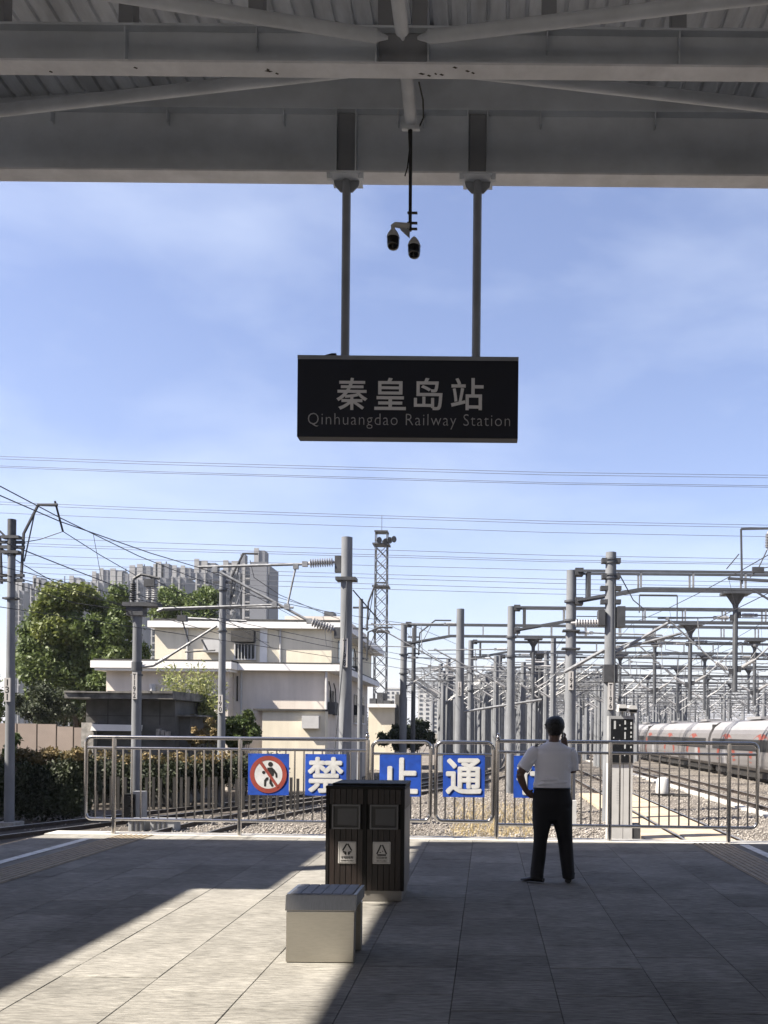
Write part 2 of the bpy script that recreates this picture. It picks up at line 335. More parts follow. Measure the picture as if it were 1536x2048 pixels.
# ------------------------------------------------------------------ tracks
def smooth_path(pts, step=1.0):
    p = np.array(pts, float); d = np.r_[0, np.cumsum(np.linalg.norm(np.diff(p, axis=0), axis=1))]
    n = int(d[-1]/step)+1; t = np.linspace(0, d[-1], n)
    q = np.stack([np.interp(t, d, p[:, i]) for i in range(2)], 1); k = max(3, int(9/step)); ker = np.ones(k)/k
    for _ in range(2):
        e = np.pad(q, ((k//2, k-1-k//2), (0, 0)), mode='reflect', reflect_type='odd'); q = np.stack([np.convolve(e[:, i], ker, 'valid') for i in range(2)], 1)
    return q
def offset(q, s):
    t = np.gradient(q, axis=0); t /= np.linalg.norm(t, axis=1)[:, None]; return q+np.stack([t[:, 1], -t[:, 0]], 1)*s
def sweep(q, prof, z, name, m, parent):
    t = np.gradient(q, axis=0); t /= np.linalg.norm(t, axis=1)[:, None]; nx = np.stack([t[:, 1], -t[:, 0]], 1); k = len(prof); mb = MB(); vs = []
    for p, n_ in zip(q, nx):
        for (a, b) in prof: vs.append((p[0]+n_[0]*a, p[1]+n_[1]*a, z+b))
    fs = [(i*k+j, i*k+(j+1) % k, (i+1)*k+(j+1) % k, (i+1)*k+j) for i in range(len(q)-1) for j in range(k)]
    fs += [tuple(range(k)), tuple((len(q)-1)*k+j for j in range(k-1, -1, -1))]
    mb.add(vs, fs); return mb.build(name, m, parent)
RAILP = [(-0.075, -0.15), (0.075, -0.15), (0.075, -0.135), (0.012, -0.115), (0.012, -0.04), (0.036, -0.03), (0.036, -0.004), (-0.036, -0.004), (-0.036, -0.03), (-0.012, -0.04), (-0.012, -0.115), (-0.075, -0.135)]
HEADP = [(-0.034, -0.004), (0.034, -0.004), (0.032, 0.002), (-0.032, 0.002)]
slp = MB().prism([(-1.25, -0.2), (1.25, -0.2), (1.22, -0.0), (-1.22, -0.0)], -0.12, 0.12).mesh('sleeper', 'sleeper')
PATHS = {}
def track(key, pts, label, s0, s1, step=1.0):
    q = smooth_path(pts, step); PATHS[key] = q
    t = thing('railway_track', label, 'railway track', (0, 0, 0), group='tracks of the station yard')
    for sgn in (-1, 1):
        o = offset(q, sgn*0.7525); r = sweep(o, RAILP, RAIL_Z, 'rail', 'rail', t); sweep(o, HEADP, RAIL_Z, 'rail_head', 'rail_head', r)
    qq = smooth_path(pts, 0.6); tt = np.gradient(qq, axis=0)
    for p, d in zip(qq, tt):
        if s0 < p[1] < s1: link('sleeper', slp, t, (p[0], p[1], RAIL_Z-0.155), math.atan2(d[1], d[0])-PI/2)
    return t
A = [(-8.35, -20), (-8.35, 14), (-8.6, 22), (-8.3, 28), (-6.6, 34), (-3.8, 41), (-0.6, 51), (1.6, 64), (3.0, 85), (4.0, 120), (4.6, 200), (5, 400)]
track('A', A, 'dark rusty track curving in from beside the hedge', 18, 62)
track('A2', [(-15.5, 18), (-13.2, 24), (-10.6, 30.5), (-7.6, 38), (-4.6, 46), (-1.8, 56), (0.2, 70), (1.2, 100), (1.6, 220)], 'second curving track behind, closest to the shrubs', 20, 55)
track('B', [(6.02, -20), (6.02, 30), (6.0, 60), (6.3, 120), (7, 300), (8, 600)], 'straight track along the platform with tan boards between its rails', 14, 70)
track('C', [(11.5, -20), (11.5, 60), (11.6, 120), (12.2, 300), (13, 600)], 'second straight track between the platform track and the train', 20, 70)
track('D', [(17.4, -20), (17.4, 60), (17.2, 120), (17.0, 300), (17, 600)], 'track that the silver train stands on', 25, 60)
tr_ = thing('cable_trough', 'pale concrete cable trough between the two straight tracks', 'cable trough', (10.05, 20, BAL_Z))
for i in range(30): MB().box((-0.22, i*3.0, 0), (0.22, i*3.0+2.97, 0.09)).build('cover_slab', 'coping', tr_)
cb = thing('crossing_boards', 'tan concrete boards laid between the rails of the platform track', 'crossing boards', (6.02, 20, RAIL_Z))
for i in range(9):
    y = i*2.4
    MB().box((-0.62, y, -0.16), (0.62, y+2.38, -0.012+RNG.uniform(-0.006, 0.004))).build('board', 'crossing', cb)
    MB().box((-1.75, y, -0.16), (-0.84, y+2.38, -0.03)).build('board', 'crossing', cb)
mat('dark_ground', (0.085, 0.072, 0.06), 0.95, var=0.35, scale=4, bump=0.8, bscale=14)  # one dark tone for the ground strip along the curving track
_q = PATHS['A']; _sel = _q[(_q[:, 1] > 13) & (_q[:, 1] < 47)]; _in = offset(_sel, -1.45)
tag(MB().slab([(p[0], p[1]) for p in _in[::2]]+[(-14, 47), (-22, 38), (-22, 13)], BAL_Z-0.03, BAL_Z+0.03).build('dark_verge', 'dark_ground'), 'dark strip of ground beside the curving track', kind='structure')
# loose stones lying on the ballast bed
def stones(n, name, xr, ylo, yhi, size):
    y = 1/(RNG.uniform(1/yhi, 1/ylo, n)); x = RNG.uniform(xr[0], xr[1], n)*y
    keep = (x > -14) & (x < 25)
    for key in PATHS:
        q = PATHS[key]; xi = np.interp(y, q[:, 1], q[:, 0])
        keep &= (np.abs(np.abs(x-xi)-0.7525) > 0.1)
        if key == 'B': keep &= ~((np.abs(x-xi+0.5) < 1.28) & (y < 41.6))
    keep &= ~((x < np.interp(y, PATHS['A'][:, 1], PATHS['A'][:, 0])-1.5) & (y < 47) & (RNG.uniform(0, 1, n) > 0.12))
    x, y = x[keep], y[keep]; m = len(x)
    base = np.array([(1, 0, 0), (-1, 0, 0), (0, 1, 0), (0, -1, 0), (0, 0, 1), (0, 0, -1)], float)
    v = base[None]*size*RNG.uniform(0.55, 1.3, (m, 6, 1))*RNG.uniform(0.6, 1.2, (m, 1, 3)); th = RNG.uniform(0, 2*PI, m); c, s = np.cos(th)[:, None], np.sin(th)[:, None]
    vx = v[..., 0]*c-v[..., 1]*s+v[..., 2]*0.4; vy = v[..., 0]*s+v[..., 1]*c; vz = v[..., 2]*0.8+v[..., 0]*0.3
    v = np.stack([vx+x[:, None], vy+y[:, None], vz+BAL_Z+0.012+RNG.uniform(0, 0.03, (m, 1))], 2).reshape(-1, 3)
    f = np.array([(0, 2, 4), (2, 1, 4), (1, 3, 4), (3, 0, 4), (2, 0, 5), (1, 2, 5), (3, 1, 5), (0, 3, 5)]); f = (f[None]+6*np.arange(m)[:, None, None]).reshape(-1, 3)
    me = bpy.data.meshes.new(name); me.vertices.add(len(v)); me.vertices.foreach_set('co', v.ravel()); me.loops.add(f.size); me.loops.foreach_set('vertex_index', f.ravel().astype(np.int32))
    me.polygons.add(len(f)); me.polygons.foreach_set('loop_start', np.arange(0, f.size, 3, dtype=np.int32)); me.materials.append(M['stone']); me.update(calc_edges=True)
    return tag(link(name, me), 'pale crushed stone scattered over the track bed', kind='stuff')
stones(60000, 'gravel', (-0.52, 0.36), 15, 75, 0.042)

# ------------------------------------------------------------------ canopy over the platform
YB2 = 9.78; KS = YB2/10.6; YB1 = 8.8*KS
ZB = P(768, 370, YB2+0.11).z; YB1 = (ZB-EYE)/ray(768, 157)[1]-0.09
can = thing('platform_canopy', 'grey steel platform canopy with riveted beams and ribbed metal roof', 'canopy', (0, 0, 0))
RX, RZ, SL = -0.9, EYE+7.74*KS, 0.076
def roofz(x): return RZ-SL*min(abs(x-RX), 8.2)
KX, KY = math.cos(SUN_A)/math.tan(SUN_E), math.sin(SUN_A)/math.tan(SUN_E)
XE = -0.96-KX*8.3; XE = -0.96-KX*roofz(XE); XR = 26.0; REND = 12.82-KY*roofz(-8); YBACK = -45
def beam_part(name, y, zb, zt, fw, ztop_fn=None):
    mb = MB()
    mb.box((XE, y-0.012, zb+0.022), (XR, y+0.012, zt-0.022)); b = mb.build(name, 'canopy_paint', can)
    MB().box((XE, y-fw/2, zb), (XR, y+fw/2, zb+0.0215)).build('bottom_flange', 'flange_lit', b)
    MB().box((XE, y-fw/2, zt-0.0215), (XR, y+fw/2, zt)).build('top_flange', 'canopy_paint', b)
    return b
b2 = beam_part('end_beam', YB2, ZB, P(768, 214, YB2-0.11).z, 0.22)
ZT2 = P(768, 214, YB2-0.11).z
b1 = beam_part('cross_beam', YB1, ZB, P(768, 50, YB1-0.09).z, 0.18)
ZT1 = P(768, 50, YB1-0.09).z
def stiff(par, y, fw, zb, zt, u, v, m='canopy_paint', t=0.014):
    x = P(u, v, y).x
    MB().box((x-t/2, y-fw/2+0.008, zb+0.0225), (x+t/2, y-0.0125, zt-0.0225)).build('stiffener', m, par)
for u in (675, 714, 936, 975): stiff(b2, YB2, 0.22, ZB, ZT2, u, 290)
for u0, u1 in ((676.5, 712.5), (937.5, 973.5)):
    a = P(u0, 290, YB2).x; b = P(u1, 290, YB2).x
    MB().box((a+0.008, YB2-0.05, ZB+0.03), (b-0.008, YB2-0.0127, ZT2-0.03)).build('recess_shade', 'canopy_dark', b2)  # dark plate stands in for the shade between the stiffeners
for u in (110, 340, 571, 798, 848, 1081, 1308):
    x = P(u, 225, YB2).x
    MB().box((x-0.006, YB2-0.10, ZT2-0.16), (x+0.006, YB2-0.0125, ZT2-0.0225)).build('stiffener', 'canopy_paint', b2)
for u in (256, 754, 858, 1356): stiff(b1, YB1, 0.18, ZB, ZT1, u, 100)
for u in (517, 1094):
    x = P(u, 60, YB1).x
    MB().box((x-0.006, YB1-0.08, ZT1-0.2), (x+0.006, YB1-0.0125, ZT1-0.0225)).build('stiffener', 'canopy_paint', b1)
a = P(756, 100, YB1).x; b = P(856, 100, YB1).x
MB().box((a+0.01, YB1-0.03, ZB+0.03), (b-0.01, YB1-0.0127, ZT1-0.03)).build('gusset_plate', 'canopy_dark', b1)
for u in (2, 258, 515, 772, 840, 1098, 1356, 1610):     # short posts carrying the purlins
    x = P(u, 20, YB1).x; w = 0.13
    MB().box((x-w/2, YB1-0.07, ZT1), (x+w/2, YB1+0.07, roofz(x)-0.07)).build('stub_post', 'canopy_dark', can)
# worn spots on the light flange
for u0, u1 in ((93, 101), (268, 277), (528, 545), (548, 556), (533, 540), (836, 850), (853, 862), (868, 874), (878, 888), (905, 916), (930, 940), (942, 950)):
    x0 = P(u0, 152, YB1).x; x1 = P(u1, 152, YB1).x; y = YB1+RNG.uniform(-0.06, 0.05)
    MB().slab([(x0, y), (x0+(x1-x0)*0.4, y-0.012), (x1, y+0.004), (x0+(x1-x0)*0.6, y+0.016)], ZB-0.0012, ZB-0.0004).build('paint_chip', 'chip', b1)
# end wall above the end beam (gable infill) and ribbed deck
mb = MB(); xs = [XE, RX, XR]
mb.prism([(XE, ZT2+0.001), (XR, ZT2+0.001), (XR, max(ZT2+0.01, roofz(XR)+0.02)), (RX, RZ+0.02), (XE, max(ZT2+0.01, roofz(XE)+0.02))], YB2-0.02, YB2+0.004)
mb.build('gable_plate', 'canopy_paint', can)
def deck(x0, x1, y0, y1, zf, parent, name='roof_deck', pitch=0.19):
    n = int((x1-x0)/pitch); prof = []
    for i in range(n):
        x = x0+i*pitch
        for dx, dz in ((0, 0), (0.135, 0), (0.147, -0.016), (0.152, 0.03), (0.178, 0.03), (0.185, 0.0)): prof.append((x+dx, zf(x+dx)+dz))
    k = len(prof); mb = MB()
    vs = [(x, y0, z) for x, z in prof]+[(x, y1, z) for x, z in prof]+[(x, y0, z+0.05) for x, z in prof]+[(x, y1, z+0.05) for x, z in prof]
    fs = []
    for i in range(k-1): fs += [(i, i+1, k+i+1, k+i), (2*k+i, 3*k+i, 3*k+i+1, 2*k+i+1), (k+i, k+i+1, 3*k+i+1, 3*k+i), (i+1, i, 2*k+i, 2*k+i+1)]
    mb.add(vs, fs); return mb.build(name, 'deck', parent)
deck(XE, XR, YBACK, REND, roofz, can)
for y in (9.9*KS, 7.6*KS, 6.1*KS, 4.3*KS):                         # purlins across under the deck
    mb = MB()
    for sx0, sx1 in ((XE, RX), (RX, XR)): mb.beam((sx0, y, roofz(sx0)-0.05), (sx1, y, roofz(sx1)-0.05), 0.06, 0.07)
    mb.build('purlin', 'canopy_paint', can)
ZN = EYE+6.62*KS
def brace(a, b, r=0.055, name='brace_tube'):
    d = (Vector(b)-Vector(a)).normalized(); a2 = Vector(a)+d*0.10
    o = MB().tube([a2, b], r, 16).build(name, 'tube_paint', can, smooth=True)
    MB().lathe(a, a2+d*0.02, [(0, 0.012), (0.02, 0.02), (0.07, 0.035), (0.11, r*0.96)], 12).build('tube_tip', 'tube_paint', o, smooth=True)
    return o
nx = P(806, 95, 8.65*KS).x
n1 = Vector((nx, 8.62*KS, ZN))
q = G(300, 2, ZN); d = (q-(n1+Vector((-0.13, 0, 0)))); brace(n1+Vector((-0.13, 0, 0)), n1+d*2.6)
q = G(1470, 2, ZN); d = (q-(n1+Vector((0.13, 0, 0)))); brace(n1+Vector((0.13, 0, 0)), n1+d*2.4)
brace((nx, 8.64*KS, ZN), (nx, 3, ZN), 0.062)
n2 = Vector((nx, 8.98*KS, ZN))
q = G(0, 222, ZN); d = q-n2; brace(n2+Vector((-0.1, 0, 0)), n2+d*1.6)
q = G(1536, 213, ZN); d = q-n2; brace(n2+Vector((0.1, 0, 0)), n2+d*1.6)
YP = 9.78*KS
o = MB().tube([(nx-0.005, 8.95*KS, ZN), (nx-0.02, YP, ZN)], 0.062, 16).build('brace_tube', 'tube_paint', can, smooth=True)
MB().box((nx-0.11, YP-0.02, ZN-0.1), (nx+0.07, YP+0.02, ZN-0.06)).build('clamp', 'tube_paint', o)
for x, y in ((XE+0.15, YB2), (XR-0.2, YB2), (XE+0.15, YB1), (XR-0.2, YB1)):
    MB().box((x-0.13, y-0.13, GROUND_Z), (x+0.13, y+0.13, ZB)).build('column', 'canopy_paint', can)
# neighbouring canopy over the next platform; the slot between the two roofs lets the sun in
can2 = thing('platform_canopy', 'neighbouring canopy whose edge lets a strip of sun fall on the platform', 'canopy', (0, 0, 0))
EDGE = roofz(XE); ys = 8.9-EDGE*KY; E1 = -2.94-KX*EDGE; E2 = -1.99-KX*EDGE
deck(E1-45.6, E1, YBACK, ys, lambda x: EDGE, can2)
deck(E2-46.55, E2, ys+0.002, REND, lambda x: EDGE, can2)
deck(-58.0, -20.3, REND+0.002, 29.0, lambda x: EDGE, can2)
for y in (-8.0, 0.0, 8.0, 18.0, 27.0):
    MB().box((-40, y-0.1, EDGE-0.7), ((E1-0.2 if y < 10 else -20.5), y+0.1, EDGE-0.05)).build('cross_beam', 'canopy_paint', can2)
    MB().box((-30.2, y-0.15, GROUND_Z), (-29.9, y+0.15, EDGE-0.7)).build('column', 'canopy_paint', can2)

can3 = thing('platform_canopy', 'unseen canopy added beyond the train-side tracks to deepen the platform shade', 'canopy', (0, 0, 0))  # unseen roof, added to cut the sky light reaching the platform
deck(27.0, 70.0, YBACK, REND, lambda x: 8.3, can3)
for y in (-8.0, 0.0, 8.0):
    MB().box((27.2, y-0.1, 7.6), (69, y+0.1, 8.25)).build('cross_beam', 'canopy_paint', can3); MB().box((40, y-0.15, GROUND_Z), (40.3, y+0.15, 7.6)).build('column', 'canopy_paint', can3)
# ------------------------------------------------------------------ hanging station sign
sg = thing('station_sign', 'hanging dark blue station name board reading 秦皇岛站 Qinhuangdao Railway Station', 'station sign', (-0.97, YB2, 5.0))
x0, x1 = P(597.5, 800, YB2).x, P(1036, 800, YB2).x; z1, z0 = P(816, 718, YB2).z, P(816, 880, YB2).z
bevel(MB().box((x0, YB2-0.08, z0), (x1, YB2+0.08, z1)).build('sign_box', 'sign_blue', sg, world=True), 0.006)
MB().box((x0+0.0, YB2-0.0835, z1-0.045), (x1, YB2-0.0805, z1-0.001)).build('top_trim', 'hanger', sg, world=True)
for ch, u0, u1 in (('秦', 673, 735), ('皇', 749, 812), ('岛', 828, 885), ('站', 902, 967)):
    a = P(u0, 788, YB2-0.08); b = P(u1, 788, YB2-0.08); ht = P(800, 756, YB2-0.08).z-P(800, 820, YB2-0.08).z
    me = text_mesh(ch, 0.4, 'sign_letter', 0.004, 0.003, fit=(b.x-a.x, ht))
    c = P((u0+u1)/2, 788+0.002*(u0-673), YB2-0.08); link('lettering', me, sg, Vector((c.x, YB2-0.0835, c.z))-sg.location)
me = text_mesh('Qinhuangdao Railway Station', 0.15, 'sign_small', -0.0026, 0.003, spacing=1.12, fit=(P(1020, 842, YB2-0.08).x-P(616, 842, YB2-0.08).x, 0.163))
c = P(818, 843, YB2-0.08); link('lettering', me, sg, Vector((c.x, YB2-0.0835, c.z))-sg.location)
for u in (691.5, 953.5):
    x = P(u, 560, YB2).x
    MB().tube([(x, YB2, z1), (x, YB2, ZB-0.03)], 0.047, 14).build('hanger_pole', 'hanger', sg, smooth=True, world=True)
    MB().box((x-0.16, YB2-0.14, ZB-0.024), (x+0.16, YB2+0.14, ZB-0.001)).build('hanger_plate', 'canopy_paint', sg, world=True)
    MB().prism([(x-0.14, ZB-0.025), (x+0.14, ZB-0.025), (x+0.13, ZB-0.08), (x+0.065, ZB-0.15), (x-0.065, ZB-0.15), (x-0.13, ZB-0.08)], YB2-0.008, YB2+0.008).build('gusset', 'hanger', sg, world=True)
    for dx in (-0.17, 0.17): MB().cbox((x+dx, YB2-0.09, ZB-0.03), (0.05, 0.05, 0.07)).build('clamp', 'canopy_paint', sg, world=True)
MB().prism([(P(642, 717, YB2).x, z1), (P(674, 717, YB2).x, z1), (P(674, 712, YB2).x, z1+0.035), (P(665, 711, YB2).x, z1+0.035)], YB2-0.05, YB2+0.05).build('junction_box', 'sign_blue', sg, world=True)

# ------------------------------------------------------------------ surveillance cameras on a pendant pipe
xp = nx-0.02
mt = thing('camera_mount', 'slim pendant pipe with short side arm hanging from the roof tube', 'camera mount', (xp, YP, ZN))
zb_ = P(829, 462, YP).z
MB().tube([(xp, YP, ZN-0.06), (xp+0.003, YP, zb_)], 0.017, 10).build('pendant_pipe', 'cable', mt, smooth=True, world=True)
za = P(800, 452, YP).z; xa = P(786, 452, YP).x
MB().tube([(xp, YP, za-0.005), (xa+0.02, YP, za+0.012), (xa, YP, za-0.0), (xa, YP, za-0.045)], [0.034, 0.026, 0.024, 0.02], 10).build('side_arm', 'camera_white', mt, smooth=True, world=True)
MB().prism([(xp, za+0.02), (xp-0.11, za+0.005), (xp-0.09, za-0.04), (xp, za-0.12)], YP-0.012, YP+0.012).build('bracket', 'hanger', mt, world=True)
for z in (zb_+0.02, za+0.03, P(830, 426, YP).z): MB().cbox((xp+0.025, YP, z), (0.10, 0.03, 0.012)).build('strap', 'cable', mt, world=True)
def wig(pts, r, name, par): return MB().tube(pts, r, 6).build(name, 'cable', par, world=True, smooth=True)
wig([P(838, 165, 9.0*KS), P(846, 200, 9.4*KS), P(847, 235, 9.7*KS), P(838, 255, YP), P(826, 250, YP)], 0.008, 'loop_cable', mt)
wig([P(817, 250, YP), P(819, 300, YP), P(815, 335, YP), P(810, 352, YP)], 0.007, 'loop_cable', mt)
for (u, v, lab) in ((786.5, 457, 'white domed surveillance camera on the side arm, higher of the pair'), (828.5, 474, 'white domed surveillance camera straight under the pendant pipe, lower of the pair')):
    c = P(u, v, YP); t = thing('dome_camera', lab, 'surveillance camera', c, group='pair of dome cameras')
    pr = [(0, 0.012), (-0.018, 0.03), (-0.05, 0.052), (-0.08, 0.064), (-0.096, 0.066)]
    MB().tube_prof(Vector((0, 0, 0)), Vector((0, 0, -1)), [(-a, r) for a, r in pr], 18).build('housing', 'camera_white', t, smooth=True)
    MB().tube_prof(Vector((0, 0, -0.0965)), Vector((0, 0, -1)), [(0, 0.064), (0.05, 0.063), (0.085, 0.058), (0.105, 0.045), (0.116, 0.02)], 18).build('dome', 'camera_dome', t, smooth=True)

# ------------------------------------------------------------------ fence at the platform end
def fs(u, v=1560):                                      # distance along the fence line of a photo column
    k = ray(u, v)[0]; tn = math.tan(FA); X = k*(F0.y-tn*F0.x)/(1-k*tn); return (X-F0.x)/math.cos(FA)
def fence_thing(label, s, name='railing'):
    return thing(name, label, 'railing', (F0.x+s*math.cos(FA), F0.y+s*math.sin(FA), 0), FA, group='stainless railings across the platform end')
def rrect(x0, x1, z0, z1, r, sides='lr', n=5):
    pts = []
    def arc(cx, cz, a0): return [(cx+r*math.cos(a0+PI/2*i/n), 0, cz+r*math.sin(a0+PI/2*i/n)) for i in range(n+1)]
    return arc, pts
BR = 0.0125
def fence_section(label, u0, u1, posts, round_l, round_r, zt=1.44, z2=1.28, zb=0.22):
    s0, s1 = fs(u0), fs(u1); t = fence_thing(label, s0); Lg = s1-s0; r = 0.09; n = 5; pts = []
    if round_l: pts += [(0.0, 0, 0.75)]+[(r-r*math.cos(PI/2*i/n), 0, zt-r+r*math.sin(PI/2*i/n)) for i in range(n+1)]
    else: pts += [(0, 0, zt)]
    if round_r: pts += [(Lg-r+r*math.sin(PI/2*i/n), 0, zt-r+r*math.cos(PI/2*i/n)) for i in range(n+1)]+[(Lg, 0, 0.75)]
    else: pts += [(Lg, 0, zt)]
    MB().tube(pts, 0.027, 12).build('top_rail', 'steel', t, smooth=True)
    pts = []
    if round_l: pts += [(0.0, 0, 0.7495)]+[(r-r*math.cos(PI/2*i/n), 0, zb+r-r*math.sin(PI/2*i/n)) for i in range(n+1)]
    else: pts += [(0, 0, zb)]
    if round_r: pts += [(Lg-r+r*math.sin(PI/2*i/n), 0, zb+r-r*math.cos(PI/2*i/n)) for i in range(n+1)]+[(Lg, 0, 0.7495)]
    else: pts += [(Lg, 0, zb)]
    MB().tube(pts, 0.024, 12).build('bottom_rail', 'steel', t, smooth=True)
    MB().tube([(0.02, 0, z2), (Lg-0.02, 0, z2)], 0.021, 10).build('middle_rail', 'steel', t, smooth=True)
    ps = [fs(p)-s0 for p in posts]
    for p in ps:
        MB().tube([(p, -0.002, 0.004), (p, -0.002, zt-0.005)], 0.031, 14).build('post', 'steel', t, smooth=True)
    ss = sorted([0]+[p for p in ps if 0.05 < p < Lg-0.05]+[Lg]); bm = MB().tube([(0, 0, zb), (0, 0, z2)], BR, 8).mesh('baluster', 'steel', True)
    for a, b in zip(ss[:-1], ss[1:]):
        k = max(1, round((b-a)/0.137))
        for i in range(1, k): link('baluster', bm, t, (a+(b-a)*i/k, 0, 0))
    return t
fl = fence_section('long stainless railing before the cream building, carrying two blue notices', 172, 736, (228, 480, 735), True, False)
fr = fence_section('long stainless railing on the train side, behind the standing man', 992, 1515, (994, 1220, 1458), False, True)
for t, u in ((fl, 734), (fr, 996)):
    s = fs(u)-(fs(172) if t is fl else fs(992))
    MB().lathe((s, -0.002, 1.44), (s, -0.002, 2), [(0, 0.028), (0.02, 0.022), (0.035, 0.03), (0.06, 0.03), (0.075, 0.018), (0.1, 0.024), (0.115, 0.008)], 12).build('post_cap', 'steel', t, smooth=True)
for u0, u1, lab in ((744, 861, 'narrow stainless gate panel nearer the litter bin'), (872, 986, 'narrow stainless gate panel nearer the standing man')):
    s0, s1 = fs(u0), fs(u1); t = fence_thing(lab, s0, 'gate_panel'); t['category'] = 'gate'; W = s1-s0; r = 0.10; z0_, z1_ = 0.26, 1.415; n = 6; pts = []
    for cx, cz, a0 in ((W-r, z1_-r, 0), (r, z1_-r, PI/2), (r, z0_+r, PI), (W-r, z0_+r, 1.5*PI)):
        pts += [(cx+r*math.cos(a0+PI/2*i/n), 0, cz+r*math.sin(a0+PI/2*i/n)) for i in range(n+1)]
    pts.append(pts[0]); MB().tube(pts, 0.027, 12).build('frame', 'steel', t, smooth=True)
    MB().tube([(0.02, 0, 1.235), (W-0.02, 0, 1.235)], 0.021, 10).build('middle_rail', 'steel', t, smooth=True)
    bm = MB().tube([(0, 0, z0_), (0, 0, 1.235)], BR, 8).mesh('baluster', 'steel', True); k = 6
    for i in range(1, k): link('baluster', bm, t, (W*i/k, 0, 0))
    for z in (0.45, 1.1): MB().tube([(-0.055 if u0 < 800 else W+0.055, 0, z-0.05), (-0.055 if u0 < 800 else W+0.055, 0, z+0.05)], 0.02, 8).build('hinge', 'steel', t, smooth=True)
def poster(u, ch, label):
    s = fs(u); c = Vector((F0.x+s*math.cos(FA), F0.y+s*math.sin(FA), 0)); zc = P(u, 1550+0.0095*(u-700), c.y).z
    t = thing('notice_board', label, 'notice', (c.x+0.035*math.sin(FA), c.y-0.045*math.cos(FA), zc), FA, group='blue notices tied to the railing'); h = 0.305
    mb = MB(); n = 10; vs = []
    amp = RNG.uniform(0.001, 0.0028)
    for side in (0, 1):
        for j in range(n+1):
            for i in range(n+1):
                x, z = -h+2*h*i/n, -h+2*h*j/n
                vs.append((x, amp*math.sin(3.1*x/h+u)+amp*0.8*math.sin(2.3*z/h+u*0.7)+side*0.004, z))
    k = (n+1)**2; fs_ = []
    for j in range(n):
        for i in range(n):
            a = j*(n+1)+i; fs_ += [(a, a+1, a+n+2, a+n+1), (k+a, k+a+n+1, k+a+n+2, k+a+1)]
    edge = [i for i in range(n+1)]+[j*(n+1)+n for j in range(1, n+1)]+[n*(n+1)+i for i in range(n-1, -1, -1)]+[j*(n+1) for j in range(n-1, 0, -1)]
    for a, b in zip(edge, edge[1:]+edge[:1]): fs_.append((b, a, k+a, k+b))
    mb.add(vs, fs_).build('board', 'poster_blue', t, smooth=True)
    yo = -0.0062
    if ch:
        link('lettering', bold_text(ch, 'poster_white', 0.53, 0.53, 0.016), t, (0, yo, 0))
    else:
        def ring(r0, r1, name, m, y, n=40):
            mb = MB(); vs = []; f = []
            for i in range(n):
                a = 2*PI*i/n; vs += [(r0*math.cos(a), y, r0*math.sin(a)), (r1*math.cos(a), y, r1*math.sin(a))]
            for i in range(n):
                j = (i+1) % n; f.append((2*i, 2*i+1, 2*j+1, 2*j))
            return mb.add(vs, f).build(name, m, t)
        ring(0.0, 0.215, 'white_disc', 'poster_white', yo); ring(0.21, 0.275, 'red_ring', 'poster_red', yo-0.002)
        q = MB()
        q.tube_prof(Vector((0.03, yo-0.0015, 0.15)), Vector((0, -1, 0)), [(0, 0.036), (0.001, 0.036)], 18)
        q.prism([(-0.02, 0.1), (0.06, 0.105), (0.085, 0.02), (0.075, -0.02), (0.03, -0.03), (0.01, 0.0)], yo-0.0025, yo-0.0012)
        q.prism([(0.055, 0.1), (0.085, 0.08), (0.13, 0.02), (0.135, -0.04), (0.11, -0.045), (0.10, 0.01), (0.06, 0.05)], yo-0.0025, yo-0.0012)
        q.prism([(0.0, -0.04), (0.0, -0.075), (-0.03, -0.10), (-0.035, -0.175), (-0.062, -0.175), (-0.062, -0.085), (-0.03, -0.045)], yo-0.0025, yo-0.0012)
        q.prism([(0.02, -0.06), (0.05, -0.07), (0.055, -0.115), (0.08, -0.165), (0.055, -0.185), (0.015, -0.13)], yo-0.0025, yo-0.0012)
        q.tube_prof(Vector((-0.07, yo-0.0015, 0.03)), Vector((0, -1, 0)), [(0, 0.024), (0.001, 0.024)], 14)
        q.build('walking_figure', 'ink', t)
        MB().prism([(-0.15, 0.185), (-0.115, 0.215), (0.16, -0.175), (0.13, -0.20)], yo-0.0045, yo-0.003).build('slash', 'poster_red', t)
    for x in (-0.29, 0, 0.29):
        for z in (-0.295, 0.295): MB().tube([(x, -0.004, z), (x, 0.05, z+0.01)], 0.004, 5).build('tie', 'cable', t)
poster(538.5, None, 'blue notice with a red no-pedestrians ring and walking figure')
poster(652.5, '禁', 'blue notice with the white character 禁 behind the bin')
poster(801, '止', 'blue notice with the white character 止 rising behind the bin lid')
poster(928, '通', 'fully visible blue notice with the white character 通 between bin and man')
poster(1069, '行', 'blue notice with the white character 行 mostly hidden by the man')

# ------------------------------------------------------------------ litter bin
gb = G(652, 1803.5); gb2 = G(807, 1803.5); BY = (gb.y+gb2.y)/2; bx0 = P(651, 1700, BY).x; bx1 = P(808, 1700, BY).x; BW = bx1-bx0; BH = P(730, 1572, BY).z; BD = 0.60
bn = thing('litter_bin', 'dark brown slatted twin recycling bin standing behind the steel bench', 'litter bin', (bx0, BY, 0))
MB().box((0.02, 0.014, 0.005), (BW-0.02, BD, 0.10)).build('plinth', 'plinth', bn)
MB().box((0.008, 0.02, 0.1005), (BW-0.008, BD-0.004, BH-0.03)).build('core', 'bin_dark', bn)
bevel(MB().box((-0.004, 0.0, BH-0.028), (BW+0.004, BD+0.01, BH)).build('lid', 'bin_dark', bn), 0.006)
bevel(MB().box((0.05, 0.05, BH+0.0005), (BW+0.006, BD+0.02, BH+0.022)).build('lid_cap', 'bin_dark', bn), 0.005)
